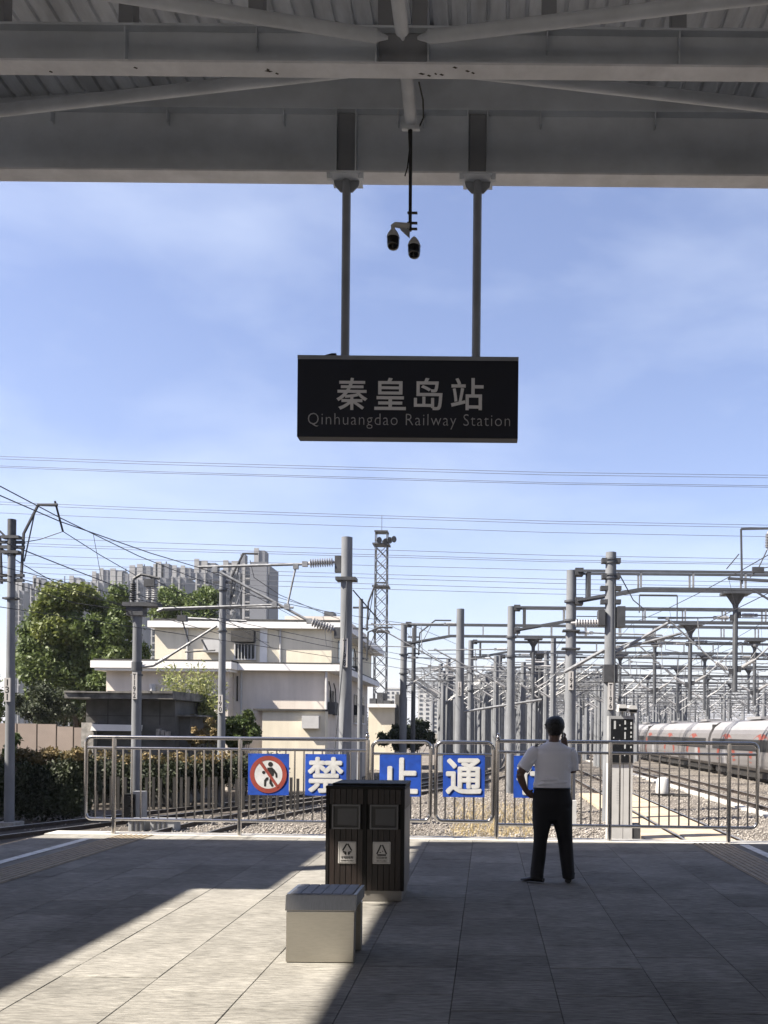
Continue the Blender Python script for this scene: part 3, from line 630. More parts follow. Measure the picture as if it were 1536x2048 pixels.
for x0_, x1_ in ((0.0, 0.028), (BW/2-0.015, BW/2+0.015), (BW-0.028, BW)):
    MB().box((x0_, 0.0, 0.10), (x1_, 0.0195, BH-0.029)).build('corner_post', 'bin_dark', bn)
oz0, oz1 = P(700, 1656, BY).z, P(700, 1611, BY).z
lz0, lz1 = P(700, 1727, BY).z, P(700, 1683, BY).z
hw = BW/2
ow = []
for side in (0, 1):
    cx = (0.03+hw-0.017)/2+(0 if side == 0 else hw-0.012); c0, c1 = cx-0.132, cx+0.132; ow.append((c0, c1))
    lo, hi = (0.03, hw-0.017) if side == 0 else (hw+0.017, BW-0.03); ns = 6; w = (hi-lo)/ns
    for i in range(ns):
        a, b = lo+i*w+0.003, lo+(i+1)*w-0.003
        if b < c0+0.005 or a > c1-0.005: MB().box((a, 0.004, 0.103), (b, 0.0195, BH-0.03)).build('slat', 'bin_wood', bn)
        else:
            MB().box((a, 0.004, 0.103), (b, 0.0195, oz0-0.012)).build('slat', 'bin_wood', bn)
            MB().box((a, 0.004, oz1+0.012), (b, 0.0195, BH-0.03)).build('slat', 'bin_wood', bn)
    f = MB(); t_ = 0.016
    for a, b in (((c0, -0.006, oz0-0.01), (c1, 0.03, oz0+t_-0.01)), ((c0, -0.006, oz1-t_+0.01), (c1, 0.03, oz1+0.01)), ((c0, -0.006, oz0+t_-0.0095), (c0+t_, 0.03, oz1-t_+0.0095)), ((c1-t_, -0.006, oz0+t_-0.0095), (c1, 0.03, oz1-t_+0.0095))): f.box(a, b)
    fo = f.build('opening_frame', 'bin_frame', bn)
    MB().box((c0+t_+0.001, 0.0165, oz0+0.007), (c1-t_-0.001, 0.0197, oz1-0.007)).build('opening', 'panel_black', fo)
    MB().prism([(c0+0.05, oz0+0.03), (c1-0.035, oz0+0.02), (c1-0.035, oz1-0.028), (c0+0.05, oz1-0.03)], 0.0135, 0.0163).build('inner_flap', 'bin_inner', fo)
    lx = P(694.5 if side == 0 else 763.5, 1705, BY).x-bx0; lw = 0.083
    lb = bevel(MB().box((lx-lw, -0.004, lz0), (lx+lw, 0.0035, lz1)).build('label_plate', 'label_white', bn), 0.003, 1)
    lc = (lz0+lz1)/2; q = MB(); y0_, y1_ = -0.0055, -0.0042
    def bar(ax, az, bx_, bz_, w=0.007):
        d = Vector((bx_-ax, bz_-az)).normalized(); nrm = Vector((-d.y, d.x))*w; q.prism([(lx+ax+nrm.x, lc+az+nrm.y), (lx+bx_+nrm.x, lc+bz_+nrm.y), (lx+bx_-nrm.x, lc+bz_-nrm.y), (lx+ax-nrm.x, lc+az-nrm.y)], y0_, y1_)
    if side == 0:
        bar(-0.042, 0.018, -0.004, 0.082); bar(0.004, 0.082, 0.042, 0.018); bar(-0.04, 0.008, -0.012, 0.004, 0.006); bar(0.012, 0.004, 0.04, 0.008, 0.006); bar(-0.012, 0.006, -0.012, -0.018, 0.005); bar(0.012, 0.006, 0.012, -0.018, 0.005); bar(-0.026, -0.004, -0.012, -0.02, 0.005); bar(0.026, -0.004, 0.012, -0.02, 0.005)
    else:
        bar(-0.045, -0.012, -0.006, 0.074); bar(0.006, 0.074, 0.045, -0.012); bar(-0.04, -0.02, 0.04, -0.02); bar(-0.02, 0.004, -0.006, 0.004, 0.004); bar(0.006, 0.02, 0.012, 0.01, 0.004)
    q.build('recycling_symbol', 'ink', lb)
    link('lettering', text_mesh('不可回收物' if side == 0 else '可回收物', 0.03, 'ink', 0.0004, 0.0006, fit=(0.112 if side == 0 else 0.10, 0.024)), lb, (lx, -0.005, lc-0.045))
    link('lettering', text_mesh('UNRECYCLABLE' if side == 0 else 'RECYCLABLE', 0.02, 'ink', 0.0002, 0.0006, fit=(0.115 if side == 0 else 0.09, 0.012)), lb, (lx, -0.005, lc-0.074))
    bd = MB()
    for a, b in (((lx-0.074, lz0+0.01), (lx+0.074, lz0+0.012)), ((lx-0.074, lz1-0.012), (lx+0.074, lz1-0.01)), ((lx-0.074, lz0+0.0125), (lx-0.0725, lz1-0.0125)), ((lx+0.0725, lz0+0.0125), (lx+0.074, lz1-0.0125))): bd.box((a[0], -0.0052, a[1]), (b[0], -0.0042, b[1]))
    bd.build('label_border', 'ink', lb)
sp = MB().box((BW-0.0075, 0.03, 0.103), (BW+0.002, BD-0.01, BH-0.22)).build('side_panel', 'plinth', bn)
for i in range(4): MB().box((BW-0.0075, 0.03+i*0.14, BH-0.215), (BW+0.002, 0.16+i*0.14, BH-0.03)).build('side_slat', 'bin_wood', bn)

# ------------------------------------------------------------------ steel bench
SY = (G(572, 1926).y+G(708, 1927).y)/2; sx0, sx1 = P(571.5, 1850, SY).x, P(709, 1850, SY).x; SW = sx1-sx0; SH = P(640, 1788, SY).z; SD = 0.40
bc = thing('bench', 'short brushed steel bench with dark slatted seat on sunlit paving', 'bench', (sx0, SY, 0))
bevel(MB().prism([(0, 0.004), (SW, 0.004), (SW+0.004, SH-0.115), (0.002, SH-0.115)], 0.0, 0.05).build('end_panel', 'brushed', bc), 0.008, 3)
bevel(MB().prism([(0, 0.004), (SW, 0.004), (SW, SH-0.115), (0, SH-0.115)], SD-0.05, SD).build('end_panel', 'brushed', bc), 0.008, 3)
bevel(MB().add([(-0.004, -0.016, SH-0.1135), (SW+0.012, -0.016, SH-0.1135), (SW+0.012, 0.022, SH-0.1135), (-0.004, 0.022, SH-0.1135), (-0.004, 0.010, SH-0.004), (SW+0.012, 0.010, SH-0.004), (SW+0.012, 0.022, SH-0.004), (-0.004, 0.022, SH-0.004)],
               [(0, 3, 2, 1), (4, 5, 6, 7), (0, 1, 5, 4), (1, 2, 6, 5), (2, 3, 7, 6), (3, 0, 4, 7)]).build('front_apron', 'apron_shaded', bc), 0.008, 3)
MB().box((-0.002, 0.0225, SH-0.09), (0.02, SD+0.01, SH-0.006)).build('side_apron', 'brushed', bc)
MB().box((SW-0.012, 0.0225, SH-0.09), (SW+0.01, SD+0.01, SH-0.006)).build('side_apron', 'brushed', bc)
MB().box((0.0205, 0.0225, SH-0.05), (SW-0.0125, SD, SH-0.022)).build('seat_base', 'bin_dark', bc)
ns = 6; w = (SW-0.04)/ns
for i in range(ns):
    o = MB().box((0.02+i*w+0.0016, 0.0228, SH-0.0215), (0.02+(i+1)*w-0.0016, SD-0.004, SH-0.001)).build('slat', 'seat_slat', bc); bevel(o, 0.003, 1)

# ------------------------------------------------------------------ person
MF = G(1095, 1765); MX, MY = MF.x, MF.y
man = thing('person', 'man in white short-sleeved shirt and black trousers, hand on hip, seen from behind', 'person', (MX, MY, 0))
def remesh(o, vox, it=6):
    r = o.modifiers.new('remesh', 'REMESH'); r.mode = 'VOXEL'; r.voxel_size = vox; r.use_smooth_shade = True
    s = o.modifiers.new('smooth', 'SMOOTH'); s.iterations = it; s.factor = 0.5; return o
def ell(mb, c, rx, ry, rz, n=14, k=9):
    secs = []
    for i in range(k+1):
        a = -PI/2+PI*i/k; secs.append((c[0], c[1], c[2]+rz*math.sin(a), max(0.001, rx*math.cos(a)), max(0.001, ry*math.cos(a))))
    return mb.rings(secs, n)
hx = 0.063
bm = MB()                                               # body: head, neck, arms, hands, torso core in one surface
bm.rings([(hx, 0.045, 1.515, 0.035, 0.045), (hx, 0.04, 1.535, 0.058, 0.07), (hx, 0.035, 1.57, 0.069, 0.088), (hx, 0.03, 1.62, 0.075, 0.095), (hx, 0.025, 1.67, 0.076, 0.097), (hx, 0.025, 1.71, 0.066, 0.082), (hx, 0.025, 1.735, 0.04, 0.05)], 20)
bm.tube([(hx-0.012, 0.0, 1.38), (hx-0.006, 0.01, 1.48), (hx, 0.02, 1.56)], [0.062, 0.056, 0.055], 14)
for s in (-1, 1): ell(bm, (hx+s*0.077, 0.03, 1.61), 0.012, 0.02, 0.032)
bm.tube([(hx, 0.125, 1.63), (hx, 0.145, 1.598), (hx, 0.125, 1.585)], [0.008, 0.015, 0.01], 8)
bm.rings([(0.035, 0.01, 0.90, 0.14, 0.09), (0.035, 0.01, 1.15, 0.14, 0.09), (0.035, 0, 1.38, 0.15, 0.085), (0.045, 0, 1.43, 0.08, 0.06)], 16)
eL, wL, hL = Vector((-0.305, -0.07, 1.145)), Vector((-0.238, 0.0, 0.965)), Vector((-0.165, 0.035, 0.905))
bm.tube([(-0.13, 0, 1.39), (-0.22, -0.035, 1.27), eL], [0.06, 0.05, 0.043], 12)
bm.tube([eL, eL*0.6+wL*0.4+Vector((-0.006, 0, 0)), wL], [0.043, 0.042, 0.028], 12)
bm.tube([wL, (wL+hL)/2, hL], [0.028, 0.036, 0.034], 10)
for i, (dy, ln) in enumerate(((-0.03, 0.055), (-0.01, 0.068), (0.012, 0.066), (0.033, 0.052))):
    p = hL+Vector((0, dy, 0.006*i-0.01)); bm.tube([p, p+Vector((0.028, 0.008, -0.012)), p+Vector((0.028+ln*0.3, 0.016, -0.02-ln*0.3))], [0.011, 0.0098, 0.008], 8)
bm.tube([wL+Vector((0.02, 0.02, -0.01)), wL+Vector((0.055, 0.03, 0.0)), wL+Vector((0.085, 0.02, 0.006))], [0.014, 0.011, 0.008], 8)
eR, wR = Vector((0.262, 0.10, 1.165)), Vector((0.195, 0.17, 1.39)); hR = Vector((0.165, 0.115, 1.52))
bm.tube([(0.21, 0.0, 1.39), (0.25, 0.04, 1.28), eR], [0.06, 0.05, 0.043], 12); bm.tube([eR, (eR+wR)/2, wR], [0.043, 0.04, 0.028], 12)
bm.tube([wR, (wR+hR)/2, hR], [0.028, 0.035, 0.036], 10)
for i in range(4):
    p = hR+Vector((0.008, -0.03+0.02*i, 0.01)); bm.tube([p, p+Vector((0.01, -0.004, 0.03)), p+Vector((-0.012, -0.008, 0.055-0.006*abs(i-1.5)))], [0.011, 0.0098, 0.008], 8)
bm.tube([hR+Vector((-0.005, -0.03, -0.02)), hR+Vector((-0.02, -0.045, 0.012)), hR+Vector((-0.025, -0.04, 0.035))], [0.013, 0.011, 0.008], 8)
body = remesh(bm.build('body', 'skin', man), 0.0075, 3)
for s in (-1, 1): ell(MB(), (hx+s*0.03, 0.118, 1.64), 0.012, 0.008, 0.008).build('eye', 'ink', man)
MB().tube([(hx-0.025, 0.122, 1.562), (hx, 0.13, 1.56), (hx+0.025, 0.122, 1.562)], 0.005, 6).build('mouth', 'poster_red', man)
hb = MB().rings([(hx, -0.012, 1.548, 0.045, 0.05), (hx, -0.008, 1.58, 0.069, 0.08), (hx, -0.002, 1.63, 0.088, 0.098), (hx, 0.005, 1.68, 0.09, 0.106), (hx, 0.012, 1.72, 0.079, 0.098), (hx+0.006, 0.016, 1.745, 0.052, 0.068), (hx+0.01, 0.016, 1.757, 0.02, 0.03)], 22)
for i in range(110):
    a = RNG.uniform(0, 2*PI); z = RNG.uniform(1.6, 1.73); r = 0.083*math.sqrt(max(0.05, 1-((z-1.65)/0.1)**2)); p = Vector((hx+r*math.cos(a), 0.0+r*1.1*math.sin(a), z))
    if p.y > 0.06 and z < 1.69: continue
    hb.tube([p, p+Vector((RNG.normal()*0.006, RNG.normal()*0.006, 0.012))], [0.012, 0.004], 6)
hb.v = [(hx+(a-hx)*1.14, b*1.05, 1.54+(c-1.54)*1.0) for a, b, c in hb.v]
remesh(hb.build('hair', 'hair', man), 0.007, 2)
sh = MB()                                               # shirt
sh.rings([(0.037, 0.012, 0.985, 0.187, 0.118), (0.037, 0.012, 1.03, 0.199, 0.132), (0.042, 0.01, 1.08, 0.192, 0.128), (0.045, 0.005, 1.18, 0.188, 0.122), (0.046, 0.0, 1.28, 0.198, 0.125), (0.046, -0.002, 1.36, 0.212, 0.12), (0.046, 0.0, 1.415, 0.195, 0.10), (0.046, 0.002, 1.447, 0.135, 0.082), (0.048, 0.005, 1.475, 0.082, 0.07)], 26)
sh.tube([(-0.125, 0, 1.385), (-0.175, -0.015, 1.345), (-0.225, -0.035, 1.27), (-0.277, -0.055, 1.19)], [0.075, 0.075, 0.071, 0.072], 14)
sh.tube([(0.21, 0, 1.385), (0.238, 0.015, 1.34), (0.252, 0.035, 1.27), (0.262, 0.06, 1.19)], [0.075, 0.073, 0.066, 0.063], 14)
for (a, b, r) in (((-0.12, -0.105, 1.075), (0.09, -0.12, 1.095), 0.014), ((0.0, -0.11, 1.05), (0.2, -0.09, 1.06), 0.013), ((0.17, -0.08, 1.30), (0.24, -0.02, 1.22), 0.014), ((0.16, -0.09, 1.25), (0.235, -0.03, 1.17), 0.012), ((-0.14, -0.07, 1.30), (-0.2, -0.07, 1.22), 0.014), ((-0.13, -0.09, 1.03), (0.03, -0.122, 1.045), 0.012)):
    a = Vector(a); b = Vector(b); sh.tube([a, (a+b)/2+Vector((0, -0.012, 0.012)), b], [r*0.5, r*1.35, r*0.5], 8)
remesh(sh.build('shirt', 'shirt', man), 0.008, 3)
MB().tube([(-0.135, -0.088, 1.405), (-0.05, -0.117, 1.40), (0.05, -0.121, 1.398), (0.15, -0.115, 1.40), (0.225, -0.085, 1.405)], 0.0035, 6).build('yoke_seam', 'shirt', man, smooth=True)
MB().tube([(hx-0.012+0.066*math.cos(2*PI*i/20), 0.008+0.064*math.sin(2*PI*i/20), 1.478+0.012*math.sin(2*PI*i/20)) for i in range(21)], 0.013, 8).build('collar', 'shirt', man, smooth=True)
bevel(MB().box((-0.05, -0.028, 0), (0.05, 0.028, 0.008)).build('epaulette', 'trousers', man, loc=(-0.135, 0.0, 1.437)), 0.004).rotation_euler = (0, -0.42, 0)
tr = MB()
tr.rings([(0.037, 0.012, 0.66, 0.17, 0.10), (0.042, 0.008, 0.74, 0.205, 0.125), (0.043, 0.0, 0.84, 0.214, 0.138), (0.04, 0.008, 0.93, 0.199, 0.128), (0.038, 0.012, 1.005, 0.186, 0.118)], 26)
tr.rings([(-0.112, -0.01, 0.045, 0.072, 0.085), (-0.113, 0.0, 0.10, 0.071, 0.08), (-0.095, 0.01, 0.25, 0.074, 0.082), (-0.08, 0.015, 0.42, 0.073, 0.08), (-0.07, 0.012, 0.52, 0.082, 0.088), (-0.06, 0.01, 0.65, 0.104, 0.105), (-0.055, 0.01, 0.78, 0.115, 0.12)], 20)
tr.rings([(0.222, -0.01, 0.045, 0.066, 0.085), (0.217, 0.0, 0.10, 0.067, 0.08), (0.202, 0.01, 0.25, 0.074, 0.082), (0.185, 0.015, 0.42, 0.079, 0.08), (0.172, 0.012, 0.52, 0.088, 0.088), (0.15, 0.01, 0.65, 0.106, 0.105), (0.14, 0.01, 0.78, 0.115, 0.12)], 20)
for z, x in ((0.1, -0.11), (0.14, -0.108), (0.09, 0.22), (0.13, 0.214), (0.5, -0.07), (0.52, 0.17)):
    tr.tube([(x-0.075, -0.02, z+0.012), (x, -0.08, z-0.008), (x+0.07, -0.02, z+0.014)], [0.006, 0.012, 0.006], 8)
remesh(tr.build('trousers', 'trousers', man), 0.010, 4)
MB().tube([(0.038+0.192*math.cos(2*PI*i/28), 0.012+0.123*math.sin(2*PI*i/28), 0.992) for i in range(29)], 0.012, 6).build('belt', 'shoe', man, smooth=True)
def shoe(c, ang):
    mb = MB(); secs = [(-0.09, 0.034, 0.05), (-0.05, 0.042, 0.07), (0.02, 0.042, 0.062), (0.08, 0.047, 0.045), (0.13, 0.046, 0.034), (0.165, 0.03, 0.026)]
    for s0, s1 in zip(secs[:-1], secs[1:]): pass
    vs = []; f = []; n = 12
    for (y, w_, h_) in secs:
        for k in range(n):
            a = 2*PI*k/n; vs.append((w_*math.cos(a), y, max(0.003, h_/2+0.002+(h_/2)*math.sin(a)*(1 if math.sin(a) > 0 else 1.0))))
    for i in range(len(secs)-1):
        for k in range(n): f.append((i*n+k, (i+1)*n+k, (i+1)*n+(k+1) % n, i*n+(k+1) % n))
    f += [tuple(range(n)), tuple((len(secs)-1)*n+k for k in range(n-1, -1, -1))]
    o = mb.add(vs, f).build('shoe', 'shoe', man, smooth=True); o.location = c; o.rotation_euler = (0, 0, ang)
shoe((-0.125, 0.0, 0.006), math.radians(62)); shoe((0.222, 0.01, 0.006), math.radians(-8))
bevel(MB().cbox((0, 0, 0), (0.012, 0.07, 0.15)).build('phone', 'panel_black', man, loc=(0.148, 0.075, 1.57)), 0.005)
tag(man.children[-1], 'dark mobile phone held to the ear')

# ------------------------------------------------------------------ catenary masts, gantries and wires
def ribbed(mb, a, b, r0=0.035, r1=0.085, n=10, k=9):
    a = Vector(a); b = Vector(b); Lg = (b-a).length; pr = [(0, r0*0.8), (Lg*0.1, r0)]
    for i in range(k):
        t0 = Lg*(0.12+0.76*i/k); dt = Lg*0.76/k
        pr += [(t0, r0), (t0+dt*0.45, r1), (t0+dt*0.6, r1*0.96), (t0+dt*0.75, r0)]
    pr += [(Lg*0.9, r0), (Lg, r0*0.8)]
    return mb.lathe(a, b, pr, n)
CANT = {}
def cant_meshes(L, zt, zl, simple=False):
    key = (L, zt, zl, simple)
    if key in CANT: return CANT[key]
    r = 0.030 if not simple else 0.034; n = 8 if not simple else 5
    mb = MB(); top_a, top_b = Vector((0.75, 0, zt)), Vector((L+0.35, 0, zt-0.02*L)); lo_a, lo_b = Vector((0.80, 0, zl+0.42)), Vector((L, 0, zt-0.05))
    mb.tube([top_a, top_b], r, n); mb.tube([lo_a, lo_b], r*1.1, n)
    p = lo_a.lerp(lo_b, 0.30); q = top_a.lerp(top_b, 0.30); mb.tube([q, p], r*0.6, n)                # short tie
    g = lo_a.lerp(lo_b, 0.42); e = Vector((L+0.3, 0, g.z+0.05)); mb.tube([g, e], r*0.75, n)           # registration tube
    mb.tube([e-Vector((0.25, 0, 0)), e+Vector((-0.25, 0, -0.30)), Vector((L-0.55, 0, g.z-0.36))], r*0.5, n)
    mb.tube([e, lo_a.lerp(lo_b, 0.9)], r*0.25, 4)
    for c in (top_a, lo_b, g, e, p): mb.cbox(c, (0.11, 0.09, 0.11))
    ins = MB()
    if simple:
        ins.tube([(0.12, 0, zt), (0.75, 0, zt)], 0.06, 6); ins2 = MB().tube([(0.12, 0, zl), (0.80, 0, zl+0.42)], 0.06, 6)
    else:
        ribbed(ins, (0.18, 0, zt), (0.74, 0, zt)); ins2 = MB(); ribbed(ins2, (0.2, 0, zl+0.05), (0.78, 0, zl+0.40))
    br = MB().cbox((0.13, 0, zt), (0.12, 0.14, 0.22)); br2 = MB().cbox((0.14, 0, zl+0.02), (0.14, 0.14, 0.22))
    CANT[key] = (mb.mesh('cantilever', 'galv', True), [ins.mesh('insulator', 'porcelain', True), ins2.mesh('insulator', 'porcelain', True)], [br.mesh('bracket', 'dark_steel'), br2.mesh('bracket', 'dark_steel')])
    return CANT[key]
def add_cant(par, loc, rotz, L=3.0, zt=6.5, zl=4.6, simple=False):
    a, b, c = cant_meshes(L, zt, zl, simple); o = link('cantilever', a, par, loc, rotz)
    for k in (0, 1):
        link('insulator', b[k], o)
        if not simple: link('bracket', c[k], o)
    return o
def horn(par, sgn, z, reach=0.75, rise=1.5):
    mb = MB(); mb.tube([(sgn*0.28, 0, z-1.4), (sgn*0.34, 0, z-0.1), (sgn*(0.34+reach*0.55), 0, z+rise*0.42), (sgn*(0.55+reach), 0, z+rise*0.42)], 0.045, 6)
    mb.tube([(sgn*0.36, 0, z-0.9), (sgn*(0.3+reach*0.5), 0, z+rise*0.36)], 0.02, 5)
    for zz in (z-0.35, z-1.3): mb.box((-0.36, -0.05, zz-0.04), (0.36, 0.05, zz+0.04))
    mb.build('feeder_arm', 'dark_steel', par)
ML = 'grey round catenary mast '
def mast(u, vtop, Y, dia, label, number=None, vnum=None, bands=(), group='catenary masts of the yard', m='concrete_pole', base=GROUND_Z, taper=0.82):
    p = P(u, vtop, Y); t = thing('catenary_mast', label, 'mast', (p.x, Y, base), group=group); H = p.z-base
    MB().tube([(0, 0, 0), (0, 0, H)], [dia/2, dia/2*taper], 20).build('pole', m, t, smooth=True)
    for z, hh, ex in bands: MB().tube_prof(Vector((0, 0, z-base-hh/2)), Vector((0, 0, 1)), [(0, dia/2*0.95+ex), (hh, dia/2*0.95+ex)], 20).build('clamp_band', 'galv_dull', t, smooth=True)
    if number:
        z = P(u, vnum, Y).z-base; n = len(number); ch = 0.205
        MB().box((-0.085, -dia/2-0.03, z-ch*n/2-0.03), (0.085, -dia/2*0.86, z+ch*n/2+0.03)).build('number_plate', 'label_white', t)
        pl = t.children[-1]
        link('lettering', text_mesh('\n'.join(number), 0.2, 'ink', 0.003, 0.001, line=0.82, fit=(0.105, ch*n-0.02)), pl, (0, -dia/2-0.032, z))
    return t
def wplate(t, z, w, m='dark_steel', h=0.12, d=0.5): MB().box((-w/2, -d/2, z-h/2), (w/2, d/2, z+h/2)).build('bracket_plate', m, t)
# mast with the plate 198
Y198 = 27.8
t = mast(694, 1075, Y198, 0.42, 'thick grey concrete mast numbered 198 in front of the cream building', 'T198', 1307, [(P(694, 1160, Y198).z, 0.09, 0.05)])
zz = lambda v, Y=Y198, u=694: P(u, v, Y).z-GROUND_Z
wplate(t, zz(1159), 0.62, h=0.10)
arm = MB(); x = lambda u, v=1130: (P(u, v, Y198).x-P(694, 1300, Y198).x)
tipT = Vector((x(400), 0, zz(1137))); arm.tube([(x(612), 0, zz(1129)), tipT], 0.042, 10)
arm.tube([(x(622), 0, zz(1243)), (x(433, 1142), 0, zz(1142))], 0.045, 10)
arm.tube([(x(594), 0, zz(1134)), (x(577), 0, zz(1215))], 0.03, 8); arm.tube([(x(552), 0, zz(1211)), (x(320), 0, zz(1221))], 0.035, 8)
arm.tube([(x(330), 0, zz(1221)), (x(318), 0, zz(1226))], 0.05, 8)
for (u, v) in ((612, 1129), (594, 1134), (577, 1215), (433, 1142), (552, 1211), (622, 1243)): arm.cbox((x(u), 0, zz(v)), (0.16, 0.12, 0.16))
ao = arm.build('cantilever', 'galv', t, smooth=True)
q = MB(); ribbed(q, (x(614), 0, zz(1128)), (x(676), 0, zz(1124)), 0.05, 0.145, 12, 10); q.build('insulator', 'porcelain', ao, smooth=True)
q = MB(); ribbed(q, (x(621), 0, zz(1242)), (x(676), 0, zz(1262)), 0.05, 0.145, 12, 8); q.build('insulator', 'porcelain', ao, smooth=True)
MB().box((-0.36, -0.08, zz(1145)), (-0.17, 0.08, zz(1112))).box((-0.36, -0.08, zz(1277)), (-0.17, 0.08, zz(1255))).build('bracket', 'dark_steel', t)
MB().tube([(0.05, -0.25, zz(1165)), (-0.02, -0.25, zz(1300)), (-0.45, -0.3, 0.2)], 0.018, 6).build('guy_rod', 'galv_dull', t)
MB().tube([(0.20, 0, zz(1180)), (1.0, 0.5, zz(1240))], 0.02, 6).build('brace_rod', 'dark_steel', t)
# left edge mast
YL = 25.8
t = mast(24, 1040, YL, 0.28, 'mast with a bent dark feeder arm at the picture edge before the tree', '131', 1380, [(P(24, 1197, YL).z, 0.05, 0.04)], taper=0.7)
zl_ = lambda v: P(24, v, YL).z-GROUND_Z
MB().tube([(0, 0, zl_(1112)), (0, 0, zl_(1039))], 0.115, 16).build('dark_section', 'dark_steel', t, smooth=True); horn(t, 1, zl_(1060), 0.75, 1.75); horn(t, -1, zl_(1070), 0.5, 1.2); wplate(t, zl_(1197), 0.42, h=0.05, d=0.2); MB().box((-0.28, -0.3, 0.0), (0.28, 0.3, 0.3)).build('footing', 'rubble', t)  # mast top darker than the pole below, built as a tube
q = MB(); q.tube([(0.0, 0, zl_(1085)), (-0.35, 0, zl_(1062))], 0.03, 6); q.tube([(0, 0, zl_(1110)), (-0.3, 0, zl_(1098))], 0.03, 6); q.cbox((0, 0, zl_(1105)), (0.5, 0.25, 0.08)); q.cbox((0, 0, zl_(1075)), (0.5, 0.25, 0.08)); q.build('side_bracket', 'dark_steel', t)
# switch mast
YS = 30.0
t = mast(275, 1222, YS, 0.34, 'pale concrete mast with switchgear and insulators on its top, before the dark shed', 'T192', 1372, [(P(275, 1333, YS).z, 0.3, 0.012), (P(275, 1350, YS).z, 0.06, 0.03)])
zs = lambda v: P(275, v, YS).z-GROUND_Z
q = MB(); q.box((-0.42, -0.25, zs(1214)), (0.75, 0.25, zs(1206))); q.box((-0.30, -0.2, zs(1232)), (0.25, 0.2, zs(1214)-0.002)); q.build('switch_platform', 'dark_steel', t)
for dx, m_ in ((-0.15, 'dark_steel'), (0.38, 'porcelain'), (0.58, 'porcelain')):
    q = MB(); ribbed(q, (dx, 0, zs(1206)), (dx, 0, zs(1160)), 0.05, 0.11, 10, 8); q.build('post_insulator', m_, t, smooth=True)
MB().tube([(-0.15, 0, zs(1158)), (0.1, 0, zs(1149)), (0.4, 0, zs(1152)), (0.72, 0, zs(1157))], 0.05, 6).cbox((0.42, 0, zs(1166)), (0.35, 0.25, 0.25)).build('switch_blade', 'dark_steel', t)
MB().tube([(0.18, 0, zs(1333)), (0.55, 0, zs(1330))], 0.06, 8).tube([(0.55, 0, zs(1330)), (1.05, 0, zs(1312))], 0.055, 8).build('insulator', 'porcelain', t)
MB().tube([(1.05, 0, zs(1312)), (2.65, 0, zs(1250))], 0.042, 8).build('cantilever', 'galv', t, smooth=True)
MB().tube([(0.75, 0, zs(1219)), (3.1, 0, zs(1213)), (5.2, 0, zs(1212))], 0.04, 8).build('cross_tube', 'galv', t, smooth=True)
q = MB(); q.tube([(1.45, 0, zs(1215)), (1.5, 0, zs(1240)), (1.75, 0, zs(1290))], 0.025, 5); q.tube([(1.6, 0, zs(1303)), (2.6, 0, zs(1299))], 0.03, 6); q.tube([(2.15, 0, zs(1278)), (2.35, 0, zs(1300))], 0.03, 6); q.cbox((1.5, 0, zs(1236)), (0.3, 0.2, 0.2)); q.build('registration_arm', 'dark_steel', t)
# thin mast by the building with horn
YT = 33.7
t = mast(446, 1142, YT, 0.30, 'slim mast with bent arm standing before the barred window', '190', 1408, [(P(446, 1180, YT).z, 0.06, 0.03), (P(446, 1262, YT).z, 0.06, 0.03)], taper=0.8)
horn(t, 1, P(446, 1146, YT).z-GROUND_Z, 0.75, 1.75)
q = MB(); zt_ = P(446, 1242, YT).z-GROUND_Z; q.tube([(-1.6, 0, zt_+0.1), (0.9, 0, zt_)], 0.05, 6); q.tube([(0.3, 0, zt_), (0.75, 0, zt_+1.3)], 0.02, 5); q.build('cantilever', 'galv', t)
# mast in front of the dark side wall
t = mast(611, 1270, 55, 0.40, 'short grey mast against the shaded side wall of the building', '186', 1365, taper=0.85)
zz2 = lambda v: P(611, v, 55).z-GROUND_Z
MB().tube([(0.2, 0, zz2(1297)), (3.0, 0, zz2(1296)), (4.3, 0, zz2(1295))], 0.06, 8).tube([(0.3, 0, zz2(1368)), (3.2, 0, zz2(1310))], 0.065, 8).build('cantilever', 'galv', t, smooth=True)
q = MB(); ribbed(q, (0.25, 0, zz2(1297)), (1.2, 0, zz2(1296)), 0.07, 0.12); q.build('insulator', 'porcelain', t, smooth=True)
MB().cbox((0.2, 0, zz2(1368)), (0.35, 0.3, 0.5)).build('bracket', 'dark_steel', t)
t = mast(722, 1198, 41, 0.24, 'slim mast with a bent arm close beside the mast numbered 198', taper=0.85)
horn(t, 1, P(722, 1200, 41).z-GROUND_Z, 0.6, 1.9); horn(t, 1, P(722, 1260, 41).z-GROUND_Z, 0.9, 0.3)
t = mast(828, 1256, 52, 0.27, 'slim dark mast with bent arm under the ladder gantry', taper=0.85, m='galv_dull'); horn(t, 1, P(828, 1262, 52).z-GROUND_Z, 1.6, 1.5)

